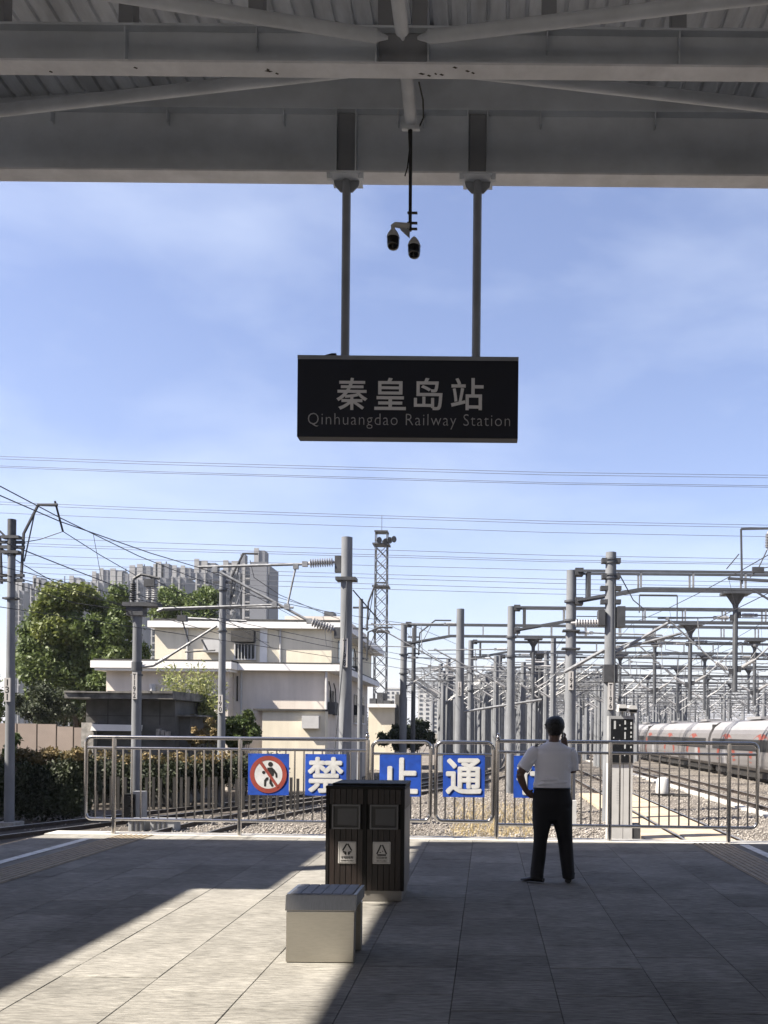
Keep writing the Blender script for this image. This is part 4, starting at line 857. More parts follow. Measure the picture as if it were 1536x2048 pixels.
# portal masts and ladder gantries
GL = [(1143, 1141, 33.0, 0.44), (1023, 1213, 42.8, 0.44), (808, 1247, 50.0, 0.42), (942, 1281, 59.0, 0.42), (1000, 1311, 70.8, 0.42)]
ords = ['first', 'second', 'third', 'fourth', 'fifth', 'sixth', 'seventh', 'eighth', 'ninth', 'tenth', 'eleventh', 'twelfth', 'thirteenth', 'fourteenth', 'fifteenth', 'sixteenth']
drop_cache = {}
def gantry(x0, Y, zt, label, xr, posts, rung=1.9, dep=0.62, haunch=True, simple=False):
    t = thing('ladder_gantry', label, 'gantry', (x0, Y, 0), group='ladder gantries spanning the yard'); Lg = xr-x0; w = 0.085 if not simple else 0.10; zb = zt-dep
    hz = 0.45 if haunch else 0
    for yy in (-0.3, 0.3):
        MB().beam((0.2, yy, zt), (Lg, yy, zt), w, w).build('top_chord', 'galv_dull', t)
        q = MB().beam((2.6, yy, zb), (Lg, yy, zb), w, w); q.beam((0.2, yy, zb-hz), (2.6, yy, zb), w, w); q.build('bottom_chord', 'galv_dull', t)
    n = int(Lg/rung); rme = MB().box((-w*0.4, -w*0.4, zb+w/2), (w*0.4, w*0.4, zt-w/2)).mesh('rung', 'galv')
    for i in range(1, n):
        for yy in ((-0.3, 0.3) if not simple else (-0.3,)): link('rung', rme, t, (0.6+i*rung, yy, 0))
    MB().box((0.55, -0.33, zb-hz*0.8), (0.68, 0.33, zt)).build('end_frame', 'dark_steel', t)
    MB().box((0.12, -0.25, zt-0.14), (0.42, 0.25, zt+0.12)).box((0.12, -0.25, zb-hz-0.14), (0.42, 0.25, zb-hz+0.12)).build('end_bracket', 'dark_steel', t)
    for zz_, nm_ in ((zb-1.0, 'upper_span_wire'), (zb-2.5, 'lower_span_wire')): MB().tube([(0.2, 0, zz_), (Lg, 0, zz_)], 0.016 if not simple else 0.024, 4).build(nm_, 'wire', t)
    for px in posts:
        X = px-x0
        if X < 1 or X > Lg: continue
        key = (round(zb, 2), simple)
        if key not in drop_cache:
            d = MB(); d.box((-0.5, -0.36, zb-0.16), (0.5, 0.36, zb-0.07)); d.rings([(0, 0, zb-0.62, 0.10, 0.10), (0, 0, zb-0.52, 0.12, 0.12), (0, 0, zb-0.17, 0.36, 0.3)], 6 if simple else 12); d.tube([(0, 0, zb-3.7), (0, 0, zb-0.6)], 0.10, 6 if simple else 10)
            drop_cache[key] = d.mesh('drop_post', 'galv_dull')
        dp = link('drop_post', drop_cache[key], t, (X, 0, 0))
        dd = RNG.uniform(-0.15, 0.15)
        add_cant(dp, (0, 0, 0), 0, 2.4, round(zb-0.9, 2), round(zb-2.9, 2), simple); add_cant(dp, (0, 0, 0), PI, 2.5, round(zb-1.0, 2), round(zb-3.0, 2), simple)
    return t
TR = [9.05, 14.6, 20.2, 25.8, 31.4]
for i, (u, vt, Y, d) in enumerate(GL):
    nm = ['194', '188', None, None, None][i]
    lab = ['thick grey mast behind the man, carrying the frontmost ladder gantry', 'grey mast seen just over the man, carrying the second ladder gantry', 'grey mast at the near end of the long third gantry, by the lattice tower', 'thin grey mast carrying the fourth ladder gantry', 'thin grey mast carrying the fifth ladder gantry'][i]
    t = mast(u, vt, Y, d, lab, nm if i < 1 else None, 1362, [(P(u, vt+62, Y).z, 0.07, 0.05), (P(u, vt+100, Y).z, 0.07, 0.05)])
    if i == 0: wplate(t, P(u, 1262, Y).z-GROUND_Z, 0.62, h=0.06); wplate(t, P(u, 1298, Y).z-GROUND_Z, 0.66, h=0.06)
    x0 = P(u, vt, Y).x
    if i != 1: add_cant(t, (0, 0, 0), 0 if i in (0, 2) else PI, 3.0, 6.9+RNG.uniform(-0.3, 0.2), 5.4, False)
    else: add_cant(t, (0, 0, 0), PI, 3.6, 6.9, 5.0, False)
    gantry(x0, Y, 7.42 if i < 3 else 7.38, ['frontmost', 'second', 'third', 'fourth', 'fifth'][i]+' ladder gantry from the front, spanning the yard tracks', [34, 34, 36, 40, 40][i], [p+[-0.0, 0.55, 0.2, -0.4, 0.3][i] for p in TR]+([2.2+0.3] if i == 2 else [])+([] if i < 3 else [3.4]), simple=(i > 2))
t = mast(921, 1218, 43.9, 0.46, 'grey concrete mast numbered 188 with two ribbed insulators', '188', 1378)
add_cant(t, (0, 0, 0), PI, 4.3, P(921, 1248, 43.9).z-GROUND_Z, P(921, 1345, 43.9).z-GROUND_Z)
MB().tube([(0.2, 0, zz(1400)), (4, 0, zz(1360))], 0.06, 8).build('strut', 'galv', t)
# mast 196 beside the platform end
Y196 = 29.7
t = mast(1222, 1105, Y196, 0.43, 'grey concrete mast numbered 196 with clamped brackets, beside the signal cabinet', 'T196', 1393, [(P(1222, v, Y196).z, 0.05, 0.012) for v in (1119, 1126, 1150, 1157)])
z6 = lambda v: P(1222, v, Y196).z-GROUND_Z
for v, w_, h_ in ((1122, 0.62, 0.16), (1153, 0.6, 0.16), (1177, 0.68, 0.14), (1204, 0.66, 0.14)): wplate(t, z6(v), w_, h=h_, d=0.3)
MB().box((-0.42, -0.25, z6(1252)), (-0.2, 0.2, z6(1222))).box((0.2, -0.25, z6(1255)), (0.46, 0.2, z6(1214))).build('equipment_box', 'dark_steel', t)
MB().box((-0.22, -0.23, z6(1365)), (0.24, 0.2, z6(1330))).build('dark_section', 'dark_steel', t)
MB().tube([(0.1, -0.25, z6(1170)), (0.12, -0.24, z6(1300)), (0.14, -0.24, z6(1440))], 0.016, 6).build('earth_wire', 'galv_dull', t)
MB().tube([(0.2, 0, z6(1305)), (1.9, 0, z6(1245))], 0.05, 8).tube([(0.2, 0, z6(1300)), (2.35, 0, z6(1265))], 0.045, 8).build('cantilever', 'galv', t, smooth=True)
q = MB(); ribbed(q, (-0.25, 0, z6(1246)), (-1.3, 0, z6(1247)), 0.05, 0.13); q.build('insulator', 'porcelain', t, smooth=True)
MB().tube([(-0.2, 0, z6(1300)), (-1.5, 0, z6(1345))], 0.06, 8).build('strut', 'galv', t, smooth=True)
q = MB(); q.tube([(0.25, 0, z6(1145)), (0.75, 0, z6(1200)), (1.1, 0, z6(1217)), (1.7, 0, z6(1218))], 0.02, 5); q.tube([(0.95, 0, z6(1190)), (2.2, 0, z6(1190))], 0.035, 5); q.tube([(0.95, 0, z6(1190)), (0.95, 0, z6(1225))], 0.02, 5); q.tube([(2.2, 0, z6(1190)), (2.2, 0, z6(1240))], 0.02, 5); q.build('feeder_frame', 'dark_steel', t)
# frame with insulator at the right edge
YE = 31
t = thing('feeder_bracket', 'square dark bracket with white insulator at the picture edge over the frontmost gantry', 'bracket', P(1482, 1190, YE))
q = MB(); e = lambda u, v: P(u, v, YE)-P(1482, 1190, YE)
q.beam(e(1482, 1058), e(1580, 1056), 0.07, 0.07); q.beam(e(1482, 1058), e(1484, 1168), 0.06, 0.06); q.beam(e(1456, 1157), e(1580, 1164), 0.09, 0.09); q.beam(e(1503, 1178), e(1580, 1225), 0.06, 0.06); q.build('frame', 'galv_dull', t)
q = MB(); ribbed(q, e(1536, 1062), e(1534, 1100), 0.03, 0.09); q.build('insulator', 'porcelain', t, smooth=True)
q = MB(); q.tube([e(1534, 1100), e(1516, 1138), e(1500, 1155)], 0.022, 5); q.tube([e(1478, 1108), e(1453, 1138)], 0.02, 5); q.tube([e(1516, 1138), e(1560, 1130)], 0.02, 5); q.cbox(e(1516, 1140), (0.4, 0.1, 0.2)); q.build('jumper', 'dark_steel', t)
# far gantries, smaller and smaller
Y = 82.0; i = 5; GY = [33.0, 42.8, 50.0, 59.0, 70.8]
while i < 15:
    x0 = [-2.5, 1.5, -6.5, 2.6, -4.0, 0.5, -9.0, -2.0, -12.0, -6.0][i-5]
    GY.append(Y)
    pm = thing('catenary_mast', 'distant slim mast carrying the %s gantry from the front' % ords[i], 'mast', (x0, Y, GROUND_Z), group='catenary masts of the yard')
    MB().tube([(0, 0, 0), (0, 0, 8.9)], [0.24, 0.19], 8).build('pole', 'concrete_pole', pm, smooth=True); add_cant(pm, (0, 0, 0), PI, 3.0, 7.6, 5.8, True)
    gantry(x0, Y, 7.35, '%s ladder gantry from the front, far down the yard' % ords[i], [44, 46, 48, 52, 56, 60, 66, 70, 80, 90][i-5], [x+RNG.uniform(-0.6, 0.6) for x in ([-1.5, 3.2]+TR+[37, 43, 49, 55])], rung=2.2, simple=True)
    Y *= 1.14 if i < 10 else 1.22; i += 1
# further masts standing between the gantries
far = []
for k in range(340):
    Y = 1/RNG.uniform(1/420, 1/52); x = RNG.choice([-0.5, 3.2, 3.6, 9.0, 14.6, 20.4, 26, 32, 39, -3.0])+RNG.normal()*0.5+Y*0.004
    uu = 975+1800*x/Y
    if uu < 868 or uu > 1600 or (uu > 1235 and Y < 88) or (uu < 985 and Y < 62): continue
    far.append((x, Y))
pm0 = MB().tube([(0, 0, 0), (0, 0, 8.4)], [0.21, 0.16], 8).mesh('pole', 'concrete_pole', True)
far = far[:250]
bins = {}
for x, Y in far: bins.setdefault(int(np.searchsorted(GY, Y)), []).append((x/Y, x, Y))
def nth(k): return '%d%s' % (k, 'th' if 10 <= k % 100 <= 20 else {1: 'st', 2: 'nd', 3: 'rd'}.get(k % 10, 'th'))
flist = []
for bi in sorted(bins):
    wh = 'beyond the last gantry' if bi >= len(GY) else 'just before the %s gantry' % ords[bi]
    for k, (_, x, Y) in enumerate(sorted(bins[bi])): flist.append((x, Y, 'slim grey mast %s, %s from the lattice tower' % (wh, nth(k+1))))
for x, Y, flab in flist:
    t = thing('catenary_mast', flab, 'mast', (x, Y, GROUND_Z), group='crowd of distant yard masts')
    o = link('pole', pm0, t); s = RNG.uniform(0.8, 1.02); o.scale = (1, 1, s)
    add_cant(t, (0, 0, 0), 0 if RNG.random() < 0.5 else PI, 3.0, 6.9, 5.0, True)
    if RNG.random() < 0.6: add_cant(t, (0, 0, 0), PI if RNG.random() < 0.5 else 0, 2.6, 7.4, 5.6, True)

# overhead line of each track: carrying wire, contact wire, droppers
def overhead(key, label, y0, y1, span=48.0, zc=4.75, zm=6.2, r=0.011, dx=0.0, droppers=True):
    q = PATHS[key]; t = thing('overhead_line', label, 'overhead wire', (0, 0, 0), group='overhead wires above the tracks')
    ys = np.arange(y0, y1, 4.0); X = lambda y: float(np.interp(y, q[:, 1], q[:, 0]))+dx
    sag = lambda y: zm-1.0*(1-(2*(((y-y0) % span)/span)-1)**2)*0.75
    MB().tube([(X(y), y, sag(y)) for y in ys], r, 5).build('carrying_wire', 'wire', t); MB().tube([(X(y)+0.2*math.sin(y*PI/span), y, zc) for y in ys], r, 5).build('contact_wire', 'wire', t)
    if droppers:
        for y in np.arange(y0+3, min(y1, 150), 7.5): MB().tube([(X(y)+0.2*math.sin(y*PI/span), y, zc), (X(y), y, sag(y))], 0.006, 4).build('dropper', 'wire', t)
overhead('A', 'wires above the curving track beside the hedge', -6, 300, zm=6.5, r=0.011, dx=-0.1)
overhead('A2', 'wires above the second curving track by the shrubs', 18, 200)
overhead('B', 'wires above the track with tan boards', -10, 500, dx=0.1)
overhead('C', 'wires above the second straight track', -10, 500)
overhead('D', 'wires above the silver train', -10, 500)
for k, xx in enumerate((23.2, 28.8, 34.4, 2.2)):
    PATHS['x%d' % k] = np.array([(xx, -20.0), (xx, 700.0)]); overhead('x%d' % k, ['wires over the first track beyond the train', 'wires over the second track beyond the train', 'wires over the third track beyond the train', 'wires over the yard straight ahead of the man'][k], 60 if k < 3 else 90, 520, droppers=True)
for k, (xx, zz_) in enumerate(((4.3, 7.1), (8.6, 6.2), (14.2, 6.6), (20.0, 7.0), (26.0, 6.7))):
    MBf = MB().tube([(xx+0.02*y/10, y, zz_-0.5*(1-(2*((y % 52)/52)-1)**2)) for y in range(51, 420, 4)], 0.014, 4)
    tag(MBf.build('feeder_wire', 'wire'), 'long feeder wire running down the yard, %s from the curving track' % ['first', 'second', 'third', 'fourth', 'fifth', 'sixth'][k], 'wire', 'feeder wires along the yard')
# single feeder wires
def wire(pts, label, r, group=None, sag=0.0, m='wire', n=14):
    pts = [Vector(p) for p in pts]; c = pts[0]; out = []
    for a, b in zip(pts[:-1], pts[1:]):
        for i in range(n): t_ = i/n; p = a.lerp(b, t_); p.z -= 4*sag*t_*(1-t_); out.append(p)
    out.append(pts[-1]); mb = MB().tube([p-c for p in out], r, 5)
    o = mb.build('power_line', m, None); o.location = c; return tag(o, label, 'wire', group)
wire([P(-60, 965, 17), P(120, 1043, 20), P(300, 1106, 24), P(400, 1136, 27.8), P(560, 1196, 40), P(690, 1235, 55)], 'thick dark wire slanting from the picture edge down to the 198 arm', 0.013, n=3)
wire([P(-30, 1086, YL), P(40, 1086, YL), P(80, 1079, YL+0.3), P(126, 1063, YL+0.5), P(200, 1110, 27.5), P(270, 1150, 30)], 'dark feeder wire peaking below the bent arm by the tree', 0.013, n=3)
wire([P(110, 1002, YL), P(126, 1063, YL+0.5)], 'short dark insulator string hanging from the bent arm', 0.03, n=2)
wire([P(30, 1119, YL), P(130, 1175, 28), P(255, 1212, 30)], 'upper of two wires running from the edge mast to the switchgear', 0.014, n=4, sag=0.02)
wire([P(-20, 1142, YL-1), P(120, 1176, 28), P(262, 1216, 30)], 'lower of two wires running from the edge mast to the switchgear', 0.014, n=4, sag=0.02)
wire([P(-20, 1152, YL-1), P(150, 1206, 29), P(290, 1226, 30), P(440, 1268, 34)], 'wire slanting low across the big tree', 0.012, n=4)
wire([P(300, 1155, 30), P(400, 1205, 33), P(470, 1250, 36), P(610, 1335, 55)], 'slack wire from the switchgear across the barred window', 0.012, n=4, sag=0.02)
wire([P(500, 1120, YT), P(508, 1155, YT), P(560, 1190, 37), P(660, 1232, 45), P(760, 1262, 60)], 'dark wire from the slim mast arm to the lattice tower', 0.014, n=4)
wire([P(450, 1160, YT), P(600, 1240, 45), P(700, 1285, 60)], 'thin wire slanting behind the 198 arm', 0.012, n=4)
wire([P(440, 1262, YT), P(580, 1290, 50), P(690, 1310, 70)], 'thin wire crossing the cream upper wall', 0.010, n=4, sag=0.1)
wire([P(762, 1225, 60), P(810, 1262, 52), P(905, 1330, 46)], 'slack wire from the tower down to the mast 188', 0.018, n=5, sag=0.3)
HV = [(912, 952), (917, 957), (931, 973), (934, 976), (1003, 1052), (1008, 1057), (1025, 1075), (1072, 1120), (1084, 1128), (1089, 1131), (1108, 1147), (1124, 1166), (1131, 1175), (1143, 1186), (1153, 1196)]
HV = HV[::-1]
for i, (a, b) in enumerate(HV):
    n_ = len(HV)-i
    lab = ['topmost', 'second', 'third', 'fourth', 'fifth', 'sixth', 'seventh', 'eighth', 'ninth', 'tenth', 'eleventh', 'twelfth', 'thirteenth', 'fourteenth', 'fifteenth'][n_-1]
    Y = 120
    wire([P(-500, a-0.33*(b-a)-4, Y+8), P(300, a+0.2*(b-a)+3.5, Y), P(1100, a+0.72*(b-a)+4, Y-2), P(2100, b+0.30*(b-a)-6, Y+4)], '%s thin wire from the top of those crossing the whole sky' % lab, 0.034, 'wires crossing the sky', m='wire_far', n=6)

# ------------------------------------------------------------------ lattice lighting tower
YW = 130
lt = thing('lattice_tower', 'tall grey lattice lighting tower with floodlights behind the yard', 'tower', P(760, 1440, YW))
zW = lambda v: P(760, v, YW).z; bz = lt.location.z
def tw(z): return 0.88 if z < zW(1092) else 0.88
q = MB(); h0, h1 = GROUND_Z-bz, zW(1066)-bz
for sx in (-1, 1):
    for sy in (-1, 1): MB().tube([(sx*0.9, sy*0.9, h0), (sx*0.82, sy*0.82, h1)], 0.075, 6).build('leg', 'galv_dull', lt)
nb = 17
for face in range(4):
    for i in range(nb):
        za_, zb2 = h0+(h1-h0-2.0)*i/nb, h0+(h1-h0-2.0)*(i+1)/nb
        for s in (-1, 1):
            a = Vector((s*0.86, -0.86, za_)); b = Vector((-s*0.86, -0.86, zb2)); R = Matrix.Rotation(face*PI/2, 3, 'Z'); q.tube([R@a, R@b], 0.05, 4)
tag(q.build('bracing', 'galv_dull', lt), kind='stuff')
for v in (1090, 1174, 1263): MB().box((-1.2, -1.2, zW(v)-bz-0.1), (1.2, 1.2, zW(v)-bz+0.1)).build('platform_ring', 'dark_steel', lt)
MB().box((-0.95, -0.95, h1), (0.95, 0.95, h1+0.2)).build('cap_plate', 'dark_steel', lt); MB().tube([(0, 0, h1), (0, 0, zW(1030)-bz)], 0.04, 5).build('lightning_rod', 'galv_dull', lt)
for dx, dz in ((0.9, 0), (1.5, 0.15), (0.3, -0.2), (-0.6, 0)):
    MB().lathe((dx, -0.9, zW(1083)-bz+dz), (dx+0.5, -1.4, zW(1083)-bz+dz-0.1), [(0, 0.2), (0.2, 0.25), (0.6, 0.48)], 10).build('floodlight', 'dark_steel', lt)

# ------------------------------------------------------------------ cream station building
YBu = 42.0
bu = thing('station_building', 'cream two-storey flat-roofed building with white cornices and a barred window', 'building', P(430, 1480, YBu))
def bx(u, v=1330): return P(u, v, YBu).x
def bz_(v, u=430): return P(u, v, YBu).z
xl0, xl1, xlm, xr0, xr1 = bx(201), bx(449), bx(470), bx(633), bx(651)
zc1, zc0 = bz_(1323), bz_(1337); zt1, zt0 = bz_(1236), bz_(1249); DB = 16.5
D = lambda mb, n, m, par=bu: mb.build(n, m, par, world=True)
D(MB().box((bx(284), YBu+1.6, zc1-0.2), (xr1, YBu+DB, zt0)), 'upper_wall', 'cream_wall')
D(MB().box((xl0, YBu+0.65, GROUND_Z), (xl1, YBu+8, zc0)), 'lower_wall', 'pink_wall')
D(MB().box((xl1+0.005, YBu+1.5, GROUND_Z), (xr0+0.2, YBu+DB-0.1, zc0-0.002)), 'recessed_wall', 'pink_wall')
D(MB().box((xl1+1.6, YBu+0.75, GROUND_Z), (xr0+0.3, YBu+1.495, bz_(1420))), 'porch_wall', 'cream_wall')
D(MB().box((xl1+1.2, YBu+0.6, bz_(1420)+0.002), (xr0+0.32, YBu+1.5, bz_(1416))), 'porch_roof', 'roofing')
r_ = D(MB().box((xl0-0.5, YBu+0.05, zc0), (xl1+0.3, YBu+8.2, zc1)), 'lower_cornice', 'cornice')
D(MB().box((xl0-0.35, YBu+0.15, zc0-0.12), (xl1+0.2, YBu+8.1, zc0-0.002)), 'soffit_band', 'cornice', r_)
r_ = D(MB().box((xl1+0.305, YBu+1.05, zc0+0.003), (xr0+0.9, YBu+DB+0.4, zc1-0.01)), 'lower_cornice', 'cornice')
D(MB().box((xl0-0.4, YBu+0.1, zc1), (xl1+0.295, YBu+8.1, zc1+0.09)), 'roof_edge', 'roofing'); D(MB().box((xl1+0.31, YBu+1.1, zc1-0.009), (xr0+0.85, YBu+DB, zc1+0.07)), 'roof_edge', 'roofing')
D(MB().box((bx(284)-0.25, YBu+1.28, zt0), (xr1+0.75, YBu+DB+0.75, zt1)), 'upper_cornice', 'cornice'); D(MB().box((bx(284), YBu+1.35, zt1+0.001), (xr1+0.5, YBu+DB+0.5, zt1+0.12)), 'roof_edge', 'roofing')
D(MB().box((bx(520), YBu+5, zt1+0.12), (xr1, YBu+14, zt1+0.75)), 'roof_parapet', 'pink_wall')
wx0, wx1 = bx(452), bx(492); wz0, wz1 = bz_(1312), bz_(1260); yw = YBu+1.6
w_ = D(MB().box((wx0, yw-0.03, wz0), (wx1, yw-0.002, wz1)), 'window', 'window_glass')
f = MB(); f.box((wx0-0.06, yw-0.09, wz0-0.06), (wx1+0.06, yw-0.031, wz0)); f.box((wx0-0.06, yw-0.09, wz1), (wx1+0.06, yw-0.031, wz1+0.05)); f.box((wx0-0.06, yw-0.0895, wz0+0.0005), (wx0, yw-0.0315, wz1-0.0005)); f.box((wx1, yw-0.0895, wz0+0.0005), (wx1+0.06, yw-0.0315, wz1-0.0005)); f.box((wx0+0.0005, yw-0.085, (wz0+wz1)/2+0.1), (wx1-0.0005, yw-0.035, (wz0+wz1)/2+0.16))
D(f, 'window_frame', 'white_frame', w_)
for i in range(1, 6):
    xx = wx0+(wx1-wx0)*i/6; D(MB().box((xx-0.014, yw-0.14, wz0-0.05), (xx+0.014, yw-0.11, wz1-0.45)), 'window_bar', 'white_frame', w_)
D(MB().box((wx0-0.1, yw-0.5, wz1-0.42), (wx1+0.05, yw-0.1, wz1+0.1)), 'awning', 'roofing', w_)
D(MB().box((wx1+0.25, yw-0.07, wz0-0.6), (wx1+0.6, yw-0.003, wz1+0.3)), 'pilaster', 'cornice')
for i in range(2): D(MB().box((bx(456+i*8), YBu+1.46, bz_(1400)), (bx(459+i*8), YBu+1.496, bz_(1348))), 'narrow_window', 'window_glass')
for k, (yy, v0, v1) in enumerate(((YBu+4, 1310, 1290), (YBu+8, 1310, 1290), (YBu+3, 1420, 1400), (YBu+7, 1440, 1395), (YBu+11, 1440, 1395), (YBu+14, 1440, 1395))):
    X = (xr1 if v0 < 1330 else xr0+0.2)
    o = D(MB().box((X+0.001, yy-0.6, bz_(v0)), (X+0.04, yy+0.6, bz_(v1)+0.6)), 'side_window', 'window_glass'); D(MB().box((X+0.001, yy-0.7, bz_(v0)-0.08), (X+0.12, yy+0.7, bz_(v0)-0.002)), 'sill', 'cornice', o)
for yy, v in ((YBu+2.2, 1425), (YBu+3.6, 1426), (YBu+9, 1330), (YBu+12, 1420)):
    X = xr0+0.22 if v > 1340 else xr1; o = D(MB().box((X, yy-0.4, bz_(v)), (X+0.35, yy+0.4, bz_(v)+0.6)), 'air_conditioner', 'dark_steel')
    D(MB().tube([(X+0.1, yy, bz_(v)+0.6), (X+0.08, yy-0.1, bz_(v)+1.3), (X+0.03, yy-0.3, bz_(v)+1.6)], 0.03, 5), 'pipe', 'cable', o)
D(MB().tube([(xr0+0.25, YBu+1.2, GROUND_Z), (xr0+0.25, YBu+1.2, zc0)], 0.06, 6), 'downpipe', 'white_frame')
D(MB().tube([(bx(298), YBu+0.5, bz_(1400)), (bx(298), YBu+0.5, bz_(1368))], 0.16, 8), 'vent_pipe', 'white_frame')

for u_, w_, h_ in ((330, 1.0, 0.5), (372, 0.6, 0.8), (560, 1.4, 0.6), (600, 0.5, 1.0)):
    D(MB().box((bx(u_), YBu+6, zt1+0.12), (bx(u_)+w_, YBu+7, zt1+0.12+h_)), 'roof_unit', 'galv_dull')
for u_ in (352, 466, 545):
    yy = YBu+1.55 if u_ > 500 or u_ == 352 else YBu+1.45; D(MB().tube([(bx(u_), yy, zc1 if u_ != 466 else GROUND_Z), (bx(u_), yy, zt0 if u_ != 466 else zc0)], 0.05, 6), 'downpipe', 'white_frame')
for u_ in (390, 600):
    D(MB().box((bx(u_), YBu+1.2 if u_ < 500 else YBu+0.5, bz_(1300 if u_ < 500 else 1455)), (bx(u_)+0.8, YBu+1.595 if u_ < 500 else YBu+0.745, bz_(1300 if u_ < 500 else 1455)+0.6)), 'air_conditioner', 'cabinet')
# ------------------------------------------------------------------ dark shed, boards, low annex
YSh = 35.0
she = thing('shed', 'run-down dark grey concrete shed with a flat overhanging roof', 'shed', P(260, 1480, YSh))
sx = lambda u: P(u, 1430, YSh).x
sz = lambda v: P(260, v, YSh).z
D2 = lambda mb, n, m, par=she: mb.build(n, m, par, world=True)
D2(MB().box((sx(172), YSh, GROUND_Z), (sx(350), YSh+5, sz(1400))), 'wall', 'shed_wall')
mb = MB(); mb.box((sx(150), YSh-0.9, sz(1399)), (sx(362), YSh+5.4, sz(1388))); D2(mb, 'roof', 'shed_roof')
for i in range(5):
    a = sx(150)+(sx(362)-sx(150))*i/5; b = sx(150)+(sx(362)-sx(150))*(i+1)/5; D2(MB().box((a+0.01, YSh-0.96+RNG.uniform(-0.04, 0.03), sz(1388)+0.002), (b, YSh+5, sz(1388)+0.05+RNG.uniform(0, 0.05))), 'roof_sheet', 'shed_roof')
for u in (216, 284, 320): D2(MB().box((sx(u)-0.015, YSh-0.012, sz(1450)), (sx(u)+0.015, YSh-0.001, sz(1400))), 'panel_joint', 'roofing')
D2(MB().box((sx(172), YSh-0.012, sz(1432)), (sx(350), YSh-0.001, sz(1431))), 'panel_joint', 'roofing')
D2(MB().prism([(sx(192), sz(1462)), (sx(288), sz(1462)), (sx(290), sz(1450)), (sx(196), sz(1449))], YSh-0.5, YSh-0.2), 'ledge', 'cornice')
D2(MB().box((sx(171), YSh-0.35, GROUND_Z), (sx(195), YSh-0.002, sz(1446))), 'side_stub', 'rubble')
D2(MB().box((sx(350)+0.005, YSh+0.5, GROUND_Z), (sx(372), YSh+4.5, sz(1432))), 'lean_to', 'shed_wall'); D2(MB().box((sx(348), YSh+0.2, sz(1432)+0.001), (sx(388), YSh+4.8, sz(1428))), 'lean_to_roof', 'shed_roof')
for i in range(3): D2(MB().box((sx(318+i*9), YSh-0.3, sz(1475)), (sx(325+i*9), YSh-0.05, sz(1457)-0.05*i)), 'crate', 'rubble')
YWf = 38.0
bw = thing('board_wall', 'row of tan and grey boards walling off the shrubs by the tree', 'wall', P(90, 1500, YWf))
us = [-20, 34, 74, 113, 147, 200]
for i in range(5):
    a, b = P(us[i], 1470, YWf).x, P(us[i+1], 1470, YWf).x; vt = [1446, 1447, 1448, 1453, 1455][i]
    MB().box((a+0.03, YWf, GROUND_Z), (b-0.03, YWf+0.08, P(us[i], vt, YWf).z)).build('panel', 'board', bw, world=True)
    MB().box((b-0.029, YWf+0.01, GROUND_Z), (b+0.029, YWf+0.07, P(us[i], vt+1, YWf).z)).build('joint_post', 'bark', bw, world=True)
an = thing('annex_building', 'low cream annex with cluttered flat roof behind the shrubs by the lattice tower', 'building', P(765, 1480, 66))
ax = lambda u: P(u, 1440, 66).x
az = lambda v: P(765, v, 66).z
MB().box((ax(737), 66, GROUND_Z), (ax(789), 74, az(1415))).build('wall', 'cream_wall', an, world=True); MB().box((ax(733), 65.6, az(1415)+0.002), (ax(792), 74.4, az(1408))).build('roof', 'cornice', an, world=True)
MB().box((ax(789)+0.005, 66.3, GROUND_Z), (ax(797), 73, az(1388))).build('chimney_wall', 'shed_wall', an, world=True)
for u0, u1, v in ((735, 748, 1396), (750, 762, 1384), (763, 777, 1400)): MB().box((ax(u0), 67, az(1408)), (ax(u1), 70, az(v))).build('roof_unit', 'dark_steel', an, world=True)

# ------------------------------------------------------------------ apartment towers far behind the trees
def tower(u0, u1, vt, Y, label, crown=2, side=True, seed=0):
    rg = np.random.default_rng(seed); a, b = P(u0, vt, Y), P(u1, vt, Y); W = b.x-a.x; H = a.z-GROUND_Z; Dp = 15
    t = thing('apartment_tower', label, 'apartment tower', (a.x, Y, GROUND_Z), group='apartment towers on the skyline')
    MB().box((0, 0, 0), (W, Dp, H)).build('wall', 'tower_wall', t)
    nbay = max(2, int(W/6.5)); bw_ = W/nbay; fl = 3.0; nfl = int(H/fl)
    for i in range(nbay):
        x = i*bw_
        MB().box((x+bw_*0.02, -0.9, 0), (x+bw_*0.20, -0.002, H+rg.uniform(0.0, 0.9))).build('pier', 'tower_trim', t)
        q = MB()
        for k in range(max(0, nfl-16), nfl): q.box((x+bw_*0.30, -0.12, k*fl+0.7), (x+bw_*0.52, -0.003, k*fl+2.5)); q.box((x+bw_*0.64, -0.12, k*fl+0.7), (x+bw_*0.84, -0.003, k*fl+2.5))
        tag(q.build('window_column', 'tower_window', t), kind='stuff')
        q = MB()
        for k in range(max(0, nfl-16), nfl): q.box((x+bw_*0.26, -1.2, k*fl), (x+bw_*0.58, -0.125, k*fl+0.55))
        tag(q.build('balcony_column', 'tower_trim', t), kind='stuff')
    for i in range(crown):
        cx_ = W*(i+0.5)/crown+rg.uniform(-1, 1); hw_ = rg.uniform(1.8, 3.0); hh = rg.uniform(4.0, 7.0)
        c_ = MB().box((cx_-hw_, 2, H), (cx_+hw_, 8, H+hh)).build('roof_house', 'tower_wall', t); MB().box((cx_-hw_-0.3, 1.5, H), (cx_-hw_*0.2, 1.995, H+hh+0.8)).build('crown_fin', 'tower_trim', c_)
    if rg.random() < 0.5: MB().tube([(W*0.7, 5, H), (W*0.7, 5, H+8)], 0.25, 5).tube([(W*0.8, 5, H), (W*0.7, 5, H+6)], 0.15, 4).build('antenna', 'dark_steel', t)
    return t
TWS = [(28, 60, 1176, 470), (62, 98, 1172, 462), (97, 140, 1172, 452), (140, 182, 1168, 440), (182, 226, 1162, 428), (226, 268, 1160, 416), (262, 304, 1150, 404), (304, 346, 1146, 390), (344, 392, 1141, 376), (392, 444, 1138, 362), (444, 500, 1133, 350)]
